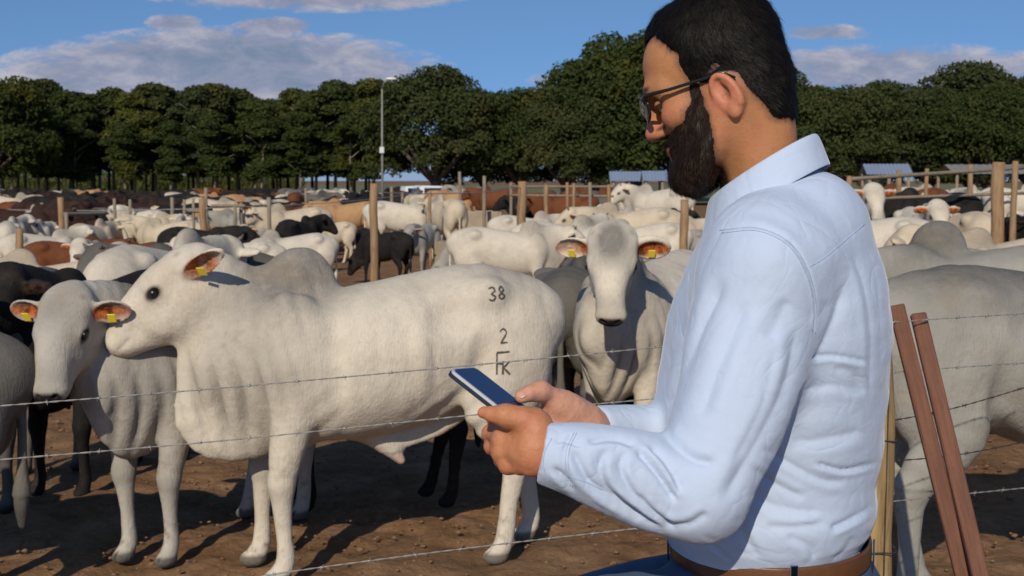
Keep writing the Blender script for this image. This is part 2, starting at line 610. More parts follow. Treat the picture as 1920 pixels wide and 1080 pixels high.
# ------------------------------------------------------------------ ground, far land
def build_ground():
    m, t = new_mat('pen_dirt')
    ge = t.n('ShaderNodeNewGeometry')
    P = ge.outputs['Position']
    n0 = t.n('ShaderNodeTexNoise', {'Vector': P, 'Scale': .35, 'Detail': 4.0})
    n1 = t.n('ShaderNodeTexNoise', {'Vector': P, 'Scale': 2.6, 'Detail': 6.0, 'Roughness': .65})
    n2 = t.n('ShaderNodeTexNoise', {'Vector': P, 'Scale': 22.0, 'Detail': 6.0, 'Roughness': .7})
    vo = t.n('ShaderNodeTexVoronoi', {'Vector': P, 'Scale': 13.0}, feature='SMOOTH_F1')
    c = t.ramp(t.math('ADD', t.math('MULTIPLY', n1.outputs[0], .6), t.math('MULTIPLY', n2.outputs[0], .4)),
               [(.30, (.070, .036, .018)), (.45, (.175, .094, .045)), (.57, (.25, .143, .076)), (.72, (.37, .235, .14))])
    c = t.mix(t.smooth(n0.outputs[0], .45, .62), c, t.mix(.5, c, (.17, .11, .065)))
    h = t.math('ADD', t.math('MULTIPLY', n2.outputs[0], .5), t.math('ADD', t.math('MULTIPLY', n1.outputs[0], .9), t.math('MULTIPLY', vo.outputs[0], -.35)))
    finish(t, c, .95, h, .9, .035, Specular_IOR_Level=.15)
    # near sheet with real relief, out to the horizon with growing cells
    ys = np.concatenate([np.arange(2, 11, .035), np.geomspace(11, 3000, 110)])
    xn = np.concatenate([-np.geomspace(5.2, 3000, 60)[::-1], np.arange(-5.2, 5.2, .035), np.geomspace(5.2, 3000, 60)])
    ys = np.concatenate([[-40, -8, 0, 1, 1.6], ys])
    X, Y = np.meshgrid(xn, ys)
    V = np.stack([X.ravel(), Y.ravel(), np.zeros(X.size)], 1)
    near = np.clip((12 - V[:, 1]) / 4, 0, 1) * np.clip((7 - np.abs(V[:, 0])) / 2, 0, 1) * (V[:, 1] > -6)
    V[:, 2] = near * (.018 * wnoise(V, 3.0, 31, 3) + .014 * wnoise(V, 13, 32, 3) - .022 * np.clip(wnoise(V, 21, 35, 1) - .25, 0, 1) + .010 * np.maximum(0, wnoise(V, 34, 33, 2)) - .012)
    a, b = X.shape
    i = np.arange(a - 1)[:, None] * b + np.arange(b - 1)[None, :]
    F = np.stack([i, i + 1, i + b + 1, i + b], -1).reshape(-1, 4)
    o = mesh_obj('ground', V, F, m)
    tag(o, kind='structure')
    # clods and dung crumbs trampled over the near dirt
    mc = simple_mat('clod_dirt', (.20, .11, .055), .95, .3, 60, bump=.3, coord='Object')
    mb = MB()
    g = random.Random(5)
    ico = [(0, 0, 1), (.9, 0, .4), (.28, .85, .45), (-.72, .52, .4), (-.72, -.52, .42), (.28, -.85, .4), (.7, .5, -.4), (-.27, .85, -.4), (-.9, 0, -.4), (-.27, -.85, -.4), (.7, -.5, -.4), (0, 0, -1)]
    fa = [(0, 1, 2), (0, 2, 3), (0, 3, 4), (0, 4, 5), (0, 5, 1), (1, 6, 2), (2, 7, 3), (3, 8, 4), (4, 9, 5), (5, 10, 1), (6, 7, 2), (7, 8, 3), (8, 9, 4), (9, 10, 5), (10, 6, 1), (11, 7, 6), (11, 8, 7), (11, 9, 8), (11, 10, 9), (11, 6, 10)]
    for _ in range(2600):
        y = g.uniform(4.4, 9.5) if g.random() < .8 else g.uniform(9, 16)
        x = g.uniform(-1, 1) * (y * .46)
        r = g.uniform(.004, .012) * (1.6 if g.random() < .08 else 1)
        mb.add([(x + p[0] * r * g.uniform(.7, 1.5), y + p[1] * r * g.uniform(.7, 1.5), r * .35 + p[2] * r * g.uniform(.4, .8)) for p in ico], fa)
    o = mb.build('clods', mc, None, True)
    tag(o, 'small brown clods scattered over the trampled dirt', 'clods', kind='stuff')
    # dry pasture beyond the pens and under the trees
    mp = simple_mat('pasture', (.13, .125, .045), .95, .35, .35, bump=.1, coord='Object')
    xs = np.linspace(-260, 260, 60); yv = np.linspace(84, 420, 40)
    X, Y = np.meshgrid(xs, yv)
    V = np.stack([X.ravel(), Y.ravel(), np.full(X.size, .03)], 1)
    V[:, 1] += np.where(V[:, 1] < 90, 3 * wnoise(V, .1, 4), 0)
    V[:, 2] += .12 + .12 * wnoise(V, .2, 9)
    a, b = X.shape
    i = np.arange(a - 1)[:, None] * b + np.arange(b - 1)[None, :]
    F = np.stack([i, i + 1, i + b + 1, i + b], -1).reshape(-1, 4)
    tag(mesh_obj('pasture', V, F, mp), kind='structure')


build_ground()


# ------------------------------------------------------------------ trees
def leaf_mat(name, dark, light, warm=(.12, .09, .02)):
    m, t = new_mat(name)
    ge = t.n('ShaderNodeNewGeometry')
    r = ge.outputs['Random Per Island']
    n = t.n('ShaderNodeTexNoise', {'Vector': ge.outputs['Position'], 'Scale': .35, 'Detail': 3.0})
    oi = t.n('ShaderNodeObjectInfo')
    c = t.mix(t.math('ADD', t.math('MULTIPLY', r, .42), t.math('MULTIPLY', n.outputs[0], .55)), dark, light)
    c = t.mix(t.math('MULTIPLY', t.smooth(n.outputs[0], .55, .75), .5), c, warm)
    c = t.mix(t.math('MULTIPLY', oi.outputs['Random'], .35), c, t.mix(.6, c, (.10, .11, .02)))
    d = t.n('ShaderNodeBsdfDiffuse', {0: c})
    tr = t.n('ShaderNodeBsdfTranslucent', {0: t.mix(.5, c, (.12, .16, .03))})
    mx = t.n('ShaderNodeMixShader', {0: .22, 1: d.outputs[0], 2: tr.outputs[0]})
    t.n('ShaderNodeOutputMaterial', {'Surface': mx.outputs[0]})
    return m


M_LEAF = leaf_mat('leaves_deep', (.018, .030, .011), (.066, .086, .030))
M_LEAF2 = leaf_mat('leaves_mid', (.026, .036, .016), (.072, .086, .036), (.12, .095, .04))
M_LEAF3 = leaf_mat('leaves_olive', (.045, .055, .016), (.12, .125, .035), (.16, .10, .04))
M_BARK = simple_mat('bark', (.085, .065, .05), .9, .3, 3, bump=.3)
M_BARKP = simple_mat('bark_pale', (.20, .16, .12), .9, .3, 3, bump=.3)


def leaf_cloud(g, lobes, n, size, mat, name='crown', flat=.5):
    """n leaf faces spread through the shells of the lobes"""
    w_ = np.array([l[1][0] * l[1][2] for l in lobes]); w_ = w_ / w_.sum()
    ks = g.choice(len(lobes), n, p=w_)
    C = np.array([l[0] for l in lobes])[ks]
    Rr = np.array([l[1] for l in lobes])[ks]
    d = g.standard_normal((n, 3)); d /= np.linalg.norm(d, axis=1)[:, None]
    d[:, 2] = np.where(d[:, 2] < -.35, -d[:, 2], d[:, 2])
    rad = 1.05 - np.abs(g.standard_normal(n)) * .24
    # leaf clumps: pull groups of leaves together, leaving gaps
    bump = 1 + .14 * np.sin(d[:, 0] * 9 + ks * 2.1) * np.sin(d[:, 1] * 8 + ks) * np.sin(d[:, 2] * 10 + ks * .7)
    P = C + d * Rr * (rad * bump)[:, None]
    nrm = d * .8 + g.standard_normal((n, 3)) * .55 + np.array([0, 0, .25])
    nrm /= np.linalg.norm(nrm, axis=1)[:, None]
    a = np.cross(nrm, g.standard_normal((n, 3))); a /= np.linalg.norm(a, axis=1)[:, None]
    b = np.cross(nrm, a)
    s = size * g.uniform(.6, 1.35, n)[:, None]
    V = np.stack([P - a * s, P - b * s * flat, P + a * s, P + b * s * flat], 1).reshape(-1, 3)
    F = np.arange(n * 4).reshape(-1, 4)
    return V, F


def tree_mesh(kind, seed):
    g = np.random.default_rng(seed)
    if kind == 'slim':            # planted row: bare thin trunk, crown of stacked tufts
        H, tr = 10.0, .13
        lobes = []
        for i in range(30):
            z = g.uniform(2.4, 9.2)
            r = (1.25 - abs(z - 6.2) * .13) * g.uniform(.6, 1.1)
            o = g.uniform(0, 1.9, 1)[0] * (1 - abs(z - 6) * .12)
            th = g.uniform(0, 6.28)
            lobes.append(((o * cos(th), o * sin(th), z), (r, r, r * .72)))
        lobes.append(((g.uniform(-.4, .4), 0, 9.0), (1.0, 1.0, .8)))
        n, size = 14000, .15
        tm = MB().tube([(0, 0, 0), (.05, 0, 2.5), (g.uniform(-.2, .2), .1, 5), (0, 0, 8.6)], [tr, tr * .8, tr * .6, .03], 7)
        for i in range(5):
            z = 3 + i * 1.0; th = g.uniform(0, 6.28)
            tm.tube([(0, 0, z), (1.0 * cos(th), 1.0 * sin(th), z + .9), (1.7 * cos(th), 1.7 * sin(th), z + 1.3)], [tr * .5, tr * .3, .02], 5)
    elif kind == 'dome':          # broad dense dome down to a short bole
        lobes = []
        for i in range(80):
            th, ph = g.uniform(0, 6.28), math.acos(g.uniform(-.75, 1))
            q = np.array([cos(th) * sin(ph), sin(th) * sin(ph), cos(ph)])
            r = g.uniform(.6, 1.5); e_ = g.uniform(.86, 1.06)
            lobes.append(((q[0] * 4.5 * e_, q[1] * 4.5 * e_, 4.9 + q[2] * 3.9 * e_), (r, r, r * .8)))
        lobes += [((0, 0, 4.9), (4.3, 4.3, 3.9))] * 2
        n, size = 36000, .15
        tm = MB().tube([(0, 0, 0), (.1, 0, 1.2), (0, .1, 2.6), (.1, 0, 5)], [.5, .38, .34, .2], 9)
        for i in range(7):
            th = i * .9
            tm.tube([(0, 0, 1.6), (1.3 * cos(th), 1.3 * sin(th), 2.8), (3.0 * cos(th), 3.0 * sin(th), 4.6)], [.22, .16, .05], 6)
    else:                         # loose layered crown
        lobes = []
        for i in range(22):
            th = g.uniform(0, 6.28); o = g.uniform(.8, 4.2); z = g.uniform(4.2, 8.6) - o * .25
            r = g.uniform(.9, 1.7)
            lobes.append(((o * cos(th), o * sin(th), z), (r * 1.25, r * 1.25, r * .62)))
        n, size = 14000, .17
        tm = MB().tube([(0, 0, 0), (.15, 0, 2.0), (-.1, .1, 4), (0, 0, 7)], [.32, .25, .2, .08], 8)
        for l in lobes[:14]:
            c = l[0]
            tm.tube([(0, 0, 2.2 + .2 * c[2]), (c[0] * .5, c[1] * .5, c[2] * .7 + .6), c], [.14, .09, .03], 5)
    V, F = leaf_cloud(g, lobes, n, size, None)
    return V, F, tm


TREES = {}


def tree(kind, var, mat, bark, loc, s, rz, name, label, group, sx=1.0):
    key = (kind, var)
    if key not in TREES:
        V, F, tm = tree_mesh(kind, 100 + var * 7 + len(kind))
        c = mesh_obj('crown', V, F, mat, None, False)
        c.data.materials.clear(); c.data.materials.append(mat)
        tr = tm.build('trunk', bark, None, True)
        TREES[key] = (c, tr)
        first = True
    else:
        first = False
    c, tr = TREES[key]
    if not first:
        c = c.copy(); tr = tr.copy()
        COL.objects.link(c); COL.objects.link(tr)
    root = empty(name, loc, rz)
    root.scale = (s * sx, s * sx, s)
    c.parent = root; tr.parent = root
    for o, mm in ((c, mat), (tr, bark)):
        o.material_slots[0].link = 'OBJECT'
        o.material_slots[0].material = mm
    tag(root, label, 'tree', group)
    return root


def place_trees():
    g = random.Random(12)
    def put(px, top, d, kind, var, mat, bark, name, label, group, hbase, sx=1.0):
        h = CAM_H + (338 - top) * d / F_PX
        p = at(px, 338, d)
        return tree(kind, var, mat, bark, (p[0], p[1], 0), h / hbase, g.uniform(0, 6.28), name, label, group, sx)
    # planted row on the left: two staggered lines of slim trees
    tops = [(5, 158), (48, 165), (88, 152), (132, 172), (172, 178), (214, 166), (252, 176), (292, 158), (330, 172), (372, 164), (408, 160), (446, 168),
            (478, 184), (520, 196), (556, 168), (592, 172), (628, 152), (664, 160), (700, 150)]
    ords = ['first', 'second', 'third', 'fourth', 'fifth', 'sixth', 'seventh', 'eighth', 'ninth', 'tenth', 'eleventh', 'twelfth', 'thirteenth', 'fourteenth', 'fifteenth', 'sixteenth', 'seventeenth', 'eighteenth', 'nineteenth']
    for i, (px, top) in enumerate(tops):
        mat = [M_LEAF2, M_LEAF, M_LEAF2, M_LEAF3][(i * 5 + (px > 240)) % 4 if px > 200 else i % 2]
        put(px, top, 92 + (i % 3) * 2.0, 'slim', i % 4, mat, M_BARKP, 'slim_tree',
            'slim dark green tree in front line of planted row, %s from left edge' % ords[i], 'trees of the planted row', 9.8, 1.25)
    for i in range(20):
        px = -10 + i * 37 + g.uniform(-8, 8)
        put(px, g.uniform(176, 202), 103 + (i % 2) * 3, 'slim', (i + 2) % 4, [M_LEAF, M_LEAF2][i % 2], M_BARK, 'slim_tree',
            'slim tree in shaded back line of planted row, showing between front trees', 'back line of the planted row', 9.8, 1.3)
    for i in range(18):
        px = -20 + i * 42 + g.uniform(-8, 8)
        put(px, g.uniform(205, 230), 90 + (i % 2) * 22, 'slim', (i + 1) % 4, [M_LEAF, M_LEAF2][i % 2], M_BARKP, 'young_tree',
            'young low tree filling the foot of the planted row', 'young trees under the planted row', 9.8, 1.3)
    put(-30, 150, 84, 'dome', 0, M_LEAF, M_BARK, 'broad_tree', 'broad dark tree cut by the left edge of the photo', 'broad trees behind the pens', 9.0)
    big = [(815, 134, 84, 'dome', 0, M_LEAF2, 'big round dome tree just right of the lamp post', 1.0),
           (905, 178, 92, 'dome', 1, M_LEAF, 'round tree in the gap behind the big dome tree', .9),
           (975, 168, 86, 'dome', 2, M_LEAF, 'middle round tree between the dome tree and the tall clump', .95),
           (1060, 178, 84, 'dome', 1, M_LEAF2, 'lower round tree on the left flank of the tall clump', .95),
           (1120, 122, 86, 'dome', 0, M_LEAF, 'stepped shoulder tree of the tall clump beside the man', .9),
           (1190, 66, 88, 'dome', 2, M_LEAF, 'tallest tree, rising beside the man\'s forehead', .95),
           (1290, 60, 90, 'dome', 1, M_LEAF, 'tall tree mostly hidden behind the man\'s head', .95),
           (1400, 120, 88, 'dome', 0, M_LEAF2, 'tree hidden behind the back of the man\'s head', .9),
           (1490, 160, 90, 'dome', 2, M_LEAF, 'small round tree just behind the man\'s nape', .8),
           (1570, 160, 80, 'dome', 1, M_LEAF2, 'bright topped round tree right of the man\'s collar', .95),
           (1660, 160, 84, 'dome', 0, M_LEAF2, 'flat topped round tree above the black cattle', .95),
           (1745, 168, 82, 'dome', 2, M_LEAF2, 'olive round tree between the flat topped tree and the feathery tree', .95),
           (1815, 132, 96, 'loose', 0, M_LEAF2, 'feathery open crowned tree rising at the right', 1.1),
           (1850, 165, 78, 'dome', 1, M_LEAF, 'bright green tree below the feathery crown', .95),
           (1925, 150, 88, 'dome', 0, M_LEAF, 'broad tree cut by the right edge of the photo', 1.0)]
    for i, (px, top, d, kind, var, mat, lab, sx) in enumerate(big):
        put(px, top, d, kind, var, mat, M_BARK, 'broad_tree', lab, 'broad trees behind the pens', 9.4 if kind == 'dome' else 8.8, sx)


place_trees()


def maize():
    g = np.random.default_rng(9)
    n = 26000
    x = g.uniform(-62, -22, n); y = g.uniform(124, 132, n)
    z = g.uniform(0, 2.9, n) * g.uniform(.6, 1, n)
    P = np.stack([x, y, z], 1)
    th = g.uniform(0, 6.28, n)
    a = np.stack([np.cos(th) * .06, np.sin(th) * .06, np.zeros(n)], 1)
    b = np.stack([np.cos(th + 1.5) * .16, np.sin(th + 1.5) * .16, np.full(n, .42)], 1)
    V = np.stack([P - a, P + a, P + b], 1).reshape(-1, 3)
    o = mesh_obj('tall_grass', V, np.arange(n * 3).reshape(-1, 3), leaf_mat('tall_grass', (.06, .07, .022), (.14, .15, .05), (.16, .13, .05)), None, False)
    tag(o, 'pale green field of tall grass behind the planted row', 'tall grass', kind='stuff')


maize()

# ------------------------------------------------------------------ cattle
def coat_mat(name, base, grey, dirt=.5, dark=(.02, .018, .018), ear=(.50, .14, .04), var=.12):
    """hide with the masks of the mesh: R grey areas and painted crease shade, G dark skin and hooves, B inner ears / pink skin"""
    m, t = new_mat(name)
    at_ = t.n('ShaderNodeAttribute', attribute_name='Col')
    sp = t.n('ShaderNodeSeparateColor', {0: at_.outputs[0]})
    tc_ = t.n('ShaderNodeTexCoord')
    ob = tc_.outputs['Object']
    n1 = t.n('ShaderNodeTexNoise', {'Vector': ob, 'Scale': 5.0, 'Detail': 5.0, 'Roughness': .6})
    n2 = t.n('ShaderNodeTexNoise', {'Vector': ob, 'Scale': 28.0, 'Detail': 4.0, 'Roughness': .65})
    mp = t.n('ShaderNodeMapping', {'Vector': ob, 'Scale': (120, 120, 22)})
    n3 = t.n('ShaderNodeTexNoise', {'Vector': mp.outputs[0], 'Scale': 1.0, 'Detail': 3.0})
    c = t.mix(t.smooth(n1.outputs[0], .3, .7), tuple(x * (1 - var) for x in base), tuple(min(.9, x * (1 + var * .7)) for x in base))
    gm = t.math('MULTIPLY', sp.outputs[0], t.math('ADD', .65, t.math('MULTIPLY', n2.outputs[0], .7)), True)
    c = t.mix(gm, c, grey)
    # mud and manure: stronger low on the body, blotchy
    sx = t.n('ShaderNodeSeparateXYZ', {0: ob})
    low = t.math('SUBTRACT', 1.0, t.smooth(sx.outputs[2], .05, .95))
    dm = t.math('MULTIPLY', t.smooth(t.math('ADD', t.math('MULTIPLY', n1.outputs[0], .6), t.math('MULTIPLY', n2.outputs[0], .4)), .50, .68), t.math('ADD', .22, t.math('MULTIPLY', low, .75)))
    c = t.mix(t.math('MULTIPLY', dm, dirt), c, (.17, .10, .055))
    c = t.mix(t.math('MULTIPLY', n3.outputs[0], .22), c, t.mix(.5, c, (.1, .085, .07)))
    vor = t.n('ShaderNodeTexNoise', {'Vector': ob, 'Scale': 2.2, 'Detail': 7.0, 'Roughness': .7, 'Distortion': .7})
    c = t.mix(t.math('MULTIPLY', t.smooth(vor.outputs[0], .52, .66), .38 * dirt), c, t.mix(.6, c, (.30, .20, .09)))
    n6 = t.n('ShaderNodeTexNoise', {'Vector': ob, 'Scale': 75.0, 'Detail': 3.0})
    c = t.mix(t.math('MULTIPLY', t.smooth(n6.outputs[0], .60, .74), .35 * dirt), c, t.mix(.7, c, (.08, .06, .045)))
    earc = t.mix(t.smooth(n2.outputs[0], .40, .62), ear, tuple(x * .22 for x in ear))
    c = t.mix(sp.outputs[2], c, earc)
    c = t.mix(sp.outputs[1], c, dark)
    h = t.math('ADD', t.math('MULTIPLY', n3.outputs[0], .7), t.math('MULTIPLY', n2.outputs[0], .8))
    h = t.math('ADD', h, t.math('MULTIPLY', n1.outputs[0], .8))
    finish(t, c, .75, h, .34, .013, Specular_IOR_Level=.12)
    return m


HIDE = {
    'white': coat_mat('hide_white', (.62, .555, .455), (.20, .185, .165), .8),
    'cream': coat_mat('hide_cream', (.58, .485, .36), (.26, .225, .18), .6),
    'grey': coat_mat('hide_grey', (.33, .315, .28), (.13, .125, .115), .7),
    'darkgrey': coat_mat('hide_dark_grey', (.12, .11, .10), (.045, .045, .045), .5),
    'slate': coat_mat('hide_slate', (.13, .122, .108), (.06, .057, .053), .5),
    'dusty': coat_mat('hide_dusty_grey', (.44, .41, .36), (.17, .16, .145), .75),
    'black': coat_mat('hide_black', (.011, .010, .011), (.008, .008, .008), .25, ear=(.05, .03, .02)),
    'brown': coat_mat('hide_brown', (.15, .048, .018), (.06, .022, .012), .3, ear=(.2, .06, .03)),
    'tan': coat_mat('hide_tan', (.42, .25, .12), (.30, .16, .08), .4),
    'maroon': coat_mat('hide_maroon', (.035, .014, .011), (.02, .009, .008), .3, ear=(.1, .04, .03)),
}
M_EYE = simple_mat('eye_dark', (.012, .010, .010), .3, .1, 20, bump=0)
M_HORN = simple_mat('horn', (.10, .085, .07), .5, .2, 40)
M_TAG = simple_mat('tag_yellow', (.78, .62, .04), .4, .08, 60)
M_BRAND = simple_mat('brand_mark', (.075, .065, .058), .9, .2, 200)


def head_clay(H, K=1.0, fine=True):
    """a zebu head in its own frame: x to the muzzle, y left, z up, origin at the poll. Solids are appended to H"""
    k = .035
    H.ell((.035, 0, -.03), (.115, .128, .135), k=.04)
    H.ell((.015, 0, .045), (.06, .112, .055), k=.04)
    H.chain([(.0, 0, .028), (.12, 0, .034), (.23, 0, .022), (.33, 0, .006), (.405, 0, -.014)],
            [(.128, .080), (.122, .09), (.092, .084), (.077, .070), (.073, .058)], k=k, n=3)
    H.chain([(.02, 0, -.13), (.16, 0, -.140), (.28, 0, -.100), (.385, 0, -.070)],
            [(.098, .095), (.078, .074), (.062, .056), (.056, .042)], k=.07, n=3)
    H.ell((.430, 0, -.030), (.040, .072, .048), k=.03)                 # muzzle pad
    for y in (-1, 1):
        H.ell((.15, y * .094, .026), (.05, .03, .032), k=.03)          # brow over the eye
        H.ell((.13, y * .070, -.070), (.14, .046, .085), k=.07)        # cheek
        if fine:
            H.ell((.170, y * .127, .018), (.026, .018, .016), k=.008, op=-1)
            H.ell((.463, y * .037, -.010), (.016, .015, .012), k=.008, op=-1)
    if fine:
        H.chain([(.462, -.055, -.062), (.478, 0, -.059), (.462, .055, -.062)], .006, k=.008, n=3, op=-1)
        for y in (-1, 1):
            H.chain([(.37, y * .068, -.054), (.43, y * .072, -.060), (.462, y * .055, -.062)], .006, k=.008, op=-1)


def ear_clay(H, y, sweep=.15, droop=.25, twist=0.0, length=1.0, wide=1.0, fine=True):
    """a leaf shaped ear standing out sideways, opening forward and down"""
    root = np.array([.035, y * .112, -.005])
    e = np.array([-sin(sweep), y * cos(sweep) * cos(droop), -sin(droop)])
    e /= np.linalg.norm(e)
    nrm = np.array([cos(sweep), y * sin(sweep), -.35 + twist])
    nrm = nrm - e * (nrm @ e); nrm /= np.linalg.norm(nrm)
    wv = np.cross(nrm, e)
    M = np.stack([e, wv, nrm], 1)
    c = root + e * .105 * length
    if fine:
        H.ell(c, (.125 * length, .070 * wide, .030), M, k=.02)
        H.ell(c + e * .012 + nrm * .030, (.098 * length, .054 * wide, .036), M, k=.01, op=-1)
    else:
        H.ell(c, (.125 * length, .06, .028), M, k=.02)
    return c, M


def rotm(yaw, pitch, roll=0.0):
    """pitch > 0 lowers the muzzle, yaw > 0 turns to the animal's left"""
    return np.array(Matrix.Rotation(yaw, 3, 'Z') @ Matrix.Rotation(pitch, 3, 'Y') @ Matrix.Rotation(roll, 3, 'X'))


def build_cow_mesh(name, P, res):
    fine = res < .013
    C = Clay()
    bx = P.get('bx', 1.0)
    fat = P.get('fat', 1.0)
    X = lambda x: x * bx
    spine = [(-.84, 1.12, .07, .09), (-.74, 1.06, .20, .21), (-.52, 1.03, .25, .30), (-.26, .98, .26, .32), (0, .925, .295, .335), (.25, .90, .285, .33), (.48, .93, .23, .33), (.68, .98, .16, .26)]
    sag = P.get('sag', 1.0)
    C.chain([(X(x), 0, z) for x, z, _, _ in spine], [(a * fat, b) for _, _, a, b in spine], k=.06, n=3)
    if not sag:
        C.ell((X(.1), 0, 1.12), (.4, .2, .16), k=.1)
    # hips and thighs
    for y in (-1, 1):
        C.ell((X(-.50), y * .165, 1.20), (.10, .07, .075), k=.05)
        C.ell((X(-.66), y * .125, .92), (.17, .115, .28), k=.07)
        C.ell((X(.47), y * .17, .98), (.15, .075, .26), k=.08)                        # shoulder blade
    hp = P.get('hump', 1.0)
    if hp:
        C.ell((X(.40), 0, 1.25), (.165 * min(1, hp + .2), .085, .155 * hp), rot=rotm(0, .16), k=.05)
    # head and neck
    hpos = np.array(P.get('head', (1.02, 0, 1.24)), float)
    hM = rotm(P.get('hyaw', 0), P.get('hpitch', .55), P.get('hroll', 0))
    hs_ = P.get('hscale', 1.0)
    a = np.array([X(.45), 0, 1.00]); b = hpos + hM @ np.array([-.01, 0, -.04])
    mid = (a + b) / 2 + np.array([0, 0, P.get('ncurve', .03)])
    C.chain([a, mid, b], [(.16, .28), (.125, .215), (.10, .135)], k=.07, n=4)
    dw = P.get('dewlap', 1.0)
    if dw:
        jaw = hpos + hM @ np.array([.12, 0, -.13])
        br = np.array([X(P.get('dwx', .62)), 0, .66])
        m1 = jaw * .5 + br * .5 + np.array([.0, 0, -.02])
        C.chain([jaw, m1, br, (X(.42), 0, .60)], [(.035, .05), (.04, .10 * dw), (.055, .13 * dw), (.07, .06)], side=(0, 1, 0), k=.07, n=4)
        C.ell((X(.60), 0, .72), (.16, .11, .15), k=.07)
    i0 = len(C.pr)
    head_clay(C, fine=fine)
    ears = []
    for y in (-1, 1):
        ears.append(ear_clay(C, y, *P.get('earL' if y > 0 else 'earR', (.25, .2)), fine=fine))
    C.xform(hM, hpos, hs_, i0)
    ears = [(hM @ (c * hs_) + hpos, hM @ M) for c, M in ears]
    # legs (foot offsets f/l per leg)
    L = P.get('legs', ((.0, .0), (.06, 0), (-.02, 0), (.10, 0)))
    knee = []
    for i, (fx, fy) in enumerate(L[:2]):
        y = 1 if i == 0 else -1
        s = X(.47)
        pts = [(s, y * .16, .92), (s - .01 + fx * .2, y * .165, .70), (s + .02 + fx * .6, y * .15 + fy * .5, .43), (s + .01 + fx * .85, y * .145 + fy * .8, .24), (s + .0 + fx, y * .145 + fy, .10), (s + .03 + fx, y * .145 + fy, .035)]
        C.chain(pts, [(.10, .15), (.075, .095), (.052, .055), (.031, .035), (.036, .040), (.038, .046)], k=.04, n=3)
        C.ell((s + .03 + fx * .6, y * .15 + fy * .5, .43), (.05, .05, .065), k=.03)
        C.ell((s + .040 + fx, y * .145 + fy, .026), (.060, .045, .036), k=.012)
        if fine:
            C.ell((s + .10 + fx, y * .145 + fy, .03), (.05, .005, .05), k=.006, op=-1)
    for i, (fx, fy) in enumerate(L[2:]):
        y = 1 if i == 0 else -1
        s = X(-.62)
        pts = [(s + .03, y * .15, .92), (s + .08 + fx * .25, y * .165, .72), (s - .04 + fx * .55, y * .15 + fy * .5, .50), (s - .02 + fx * .8, y * .145 + fy * .8, .28), (s + .0 + fx, y * .145 + fy, .10), (s + .03 + fx, y * .145 + fy, .035)]
        C.chain(pts, [(.10, .17), (.08, .13), (.046, .070), (.031, .041), (.036, .042), (.038, .046)], k=.04, n=3)
        C.ell((s - .06 + fx * .55, y * .15 + fy * .5, .50), (.05, .045, .06), k=.03)
        C.ell((s + .040 + fx, y * .145 + fy, .026), (.058, .045, .036), k=.012)
        if fine:
            C.ell((s + .10 + fx, y * .145 + fy, .03), (.05, .005, .05), k=.006, op=-1)
    # tail
    tl = P.get('tail', 0.0)
    tp = [(X(-.80), 0, 1.19), (X(-.865), tl * .1, 1.12), (X(-.885), tl * .3, .92), (X(-.88), tl * .7, .66), (X(-.87), tl, .50), (X(-.87), tl, .36)]
    tr = [.035, .028, .022, .018, .035, .02]
    if not fine:
        tr = [max(r, res * .9) for r in tr]
    C.chain(tp, tr, k=.02, n=3)
    if P.get('sheath'):
        C.chain([(X(.12), 0, .62), (X(-.02), 0, .54), (X(-.10), 0, .46)], [.05, .045, .022], k=.05, n=3)
        C.chain([(X(-.40), 0, .70), (X(-.22), 0, .60), (X(-.04), 0, .54)], [(.02, .08), (.02, .06), (.02, .04)], k=.04, n=3)
    if P.get('udder'):
        C.ell((X(-.45), 0, .66), (.15, .12, .12), k=.05)
    for a in P.get('extra', ()):
        C.ell(*a[:2], k=a[2])
    V, F = C.mesh(res)
    N = normals(V, F)
    # skin folds and muscle relief
    hl = (V - hpos) @ hM / hs_
    x, y, z = V[:, 0], V[:, 1], V[:, 2]
    disp = np.zeros(len(V))
    if fine:
        nw = blob(V, (X(.68), 0, 1.04), (.42, .42, .56), .5) * (1 - blob(V, hpos + hM @ np.array([.06, 0, -.02]), (.27, .21, .22), .4))
        # long folds of the neck skin, running down and a little forward
        ph = (x * 1.0 - (z - 1) * .25) + .04 * wnoise(V, 4, 11)
        f = np.sin(ph * 74 + 2.2 * wnoise(V, 3, 5)) * (.55 + .6 * wnoise(V, 5, 8))
        f = np.where(f < 0, f * 1.5, f * .6)
        disp += nw * f * P.get('folds', .006)
        crease = nw * np.clip(-f, 0, 1.3) ** 2  # fold valleys: darker skin pigment and crease shade, painted into the grey mask
        disp += .010 * wnoise(V, 7, 21) * (z > .5) + .0020 * wnoise(V, 24, 22)
        sk = blob(V, (X(-.35), 0, .70), (.30, .5, .22), .8) + .6 * blob(V, (X(.30), 0, .72), (.16, .5, .22), .8)
        disp += .006 * sk * np.sin((x * .8 + z) * 55 + 2 * wnoise(V, 5, 15))
        # flank hollow, rib hints
        for yy_ in (-1, 1):
            disp -= .035 * blob(V, (X(-.30), yy_ * .27, 1.12), (.14, .2, .12), .9)
            disp -= .018 * blob(V, (X(.27), yy_ * .28, .93), (.08, .2, .28), .9)
            disp -= .02 * blob(V, (X(-.44), yy_ * .25, .86), (.07, .2, .25), .9)
            disp += .012 * blob(V, (X(-.14), yy_ * .27, .97), (.07, .2, .28), .9)
        rib = np.sin(x * 70) * blob(V, (X(.02), 0, .95), (.26, .5, .28), .7) * (np.abs(y) > .12)
        disp += .0016 * rib
        V = V + N * disp[:, None]
    # masks
    col = np.zeros((len(V), 3))
    if not fine:
        crease = np.zeros(len(V))
    g = P.get('grey', 1.0)
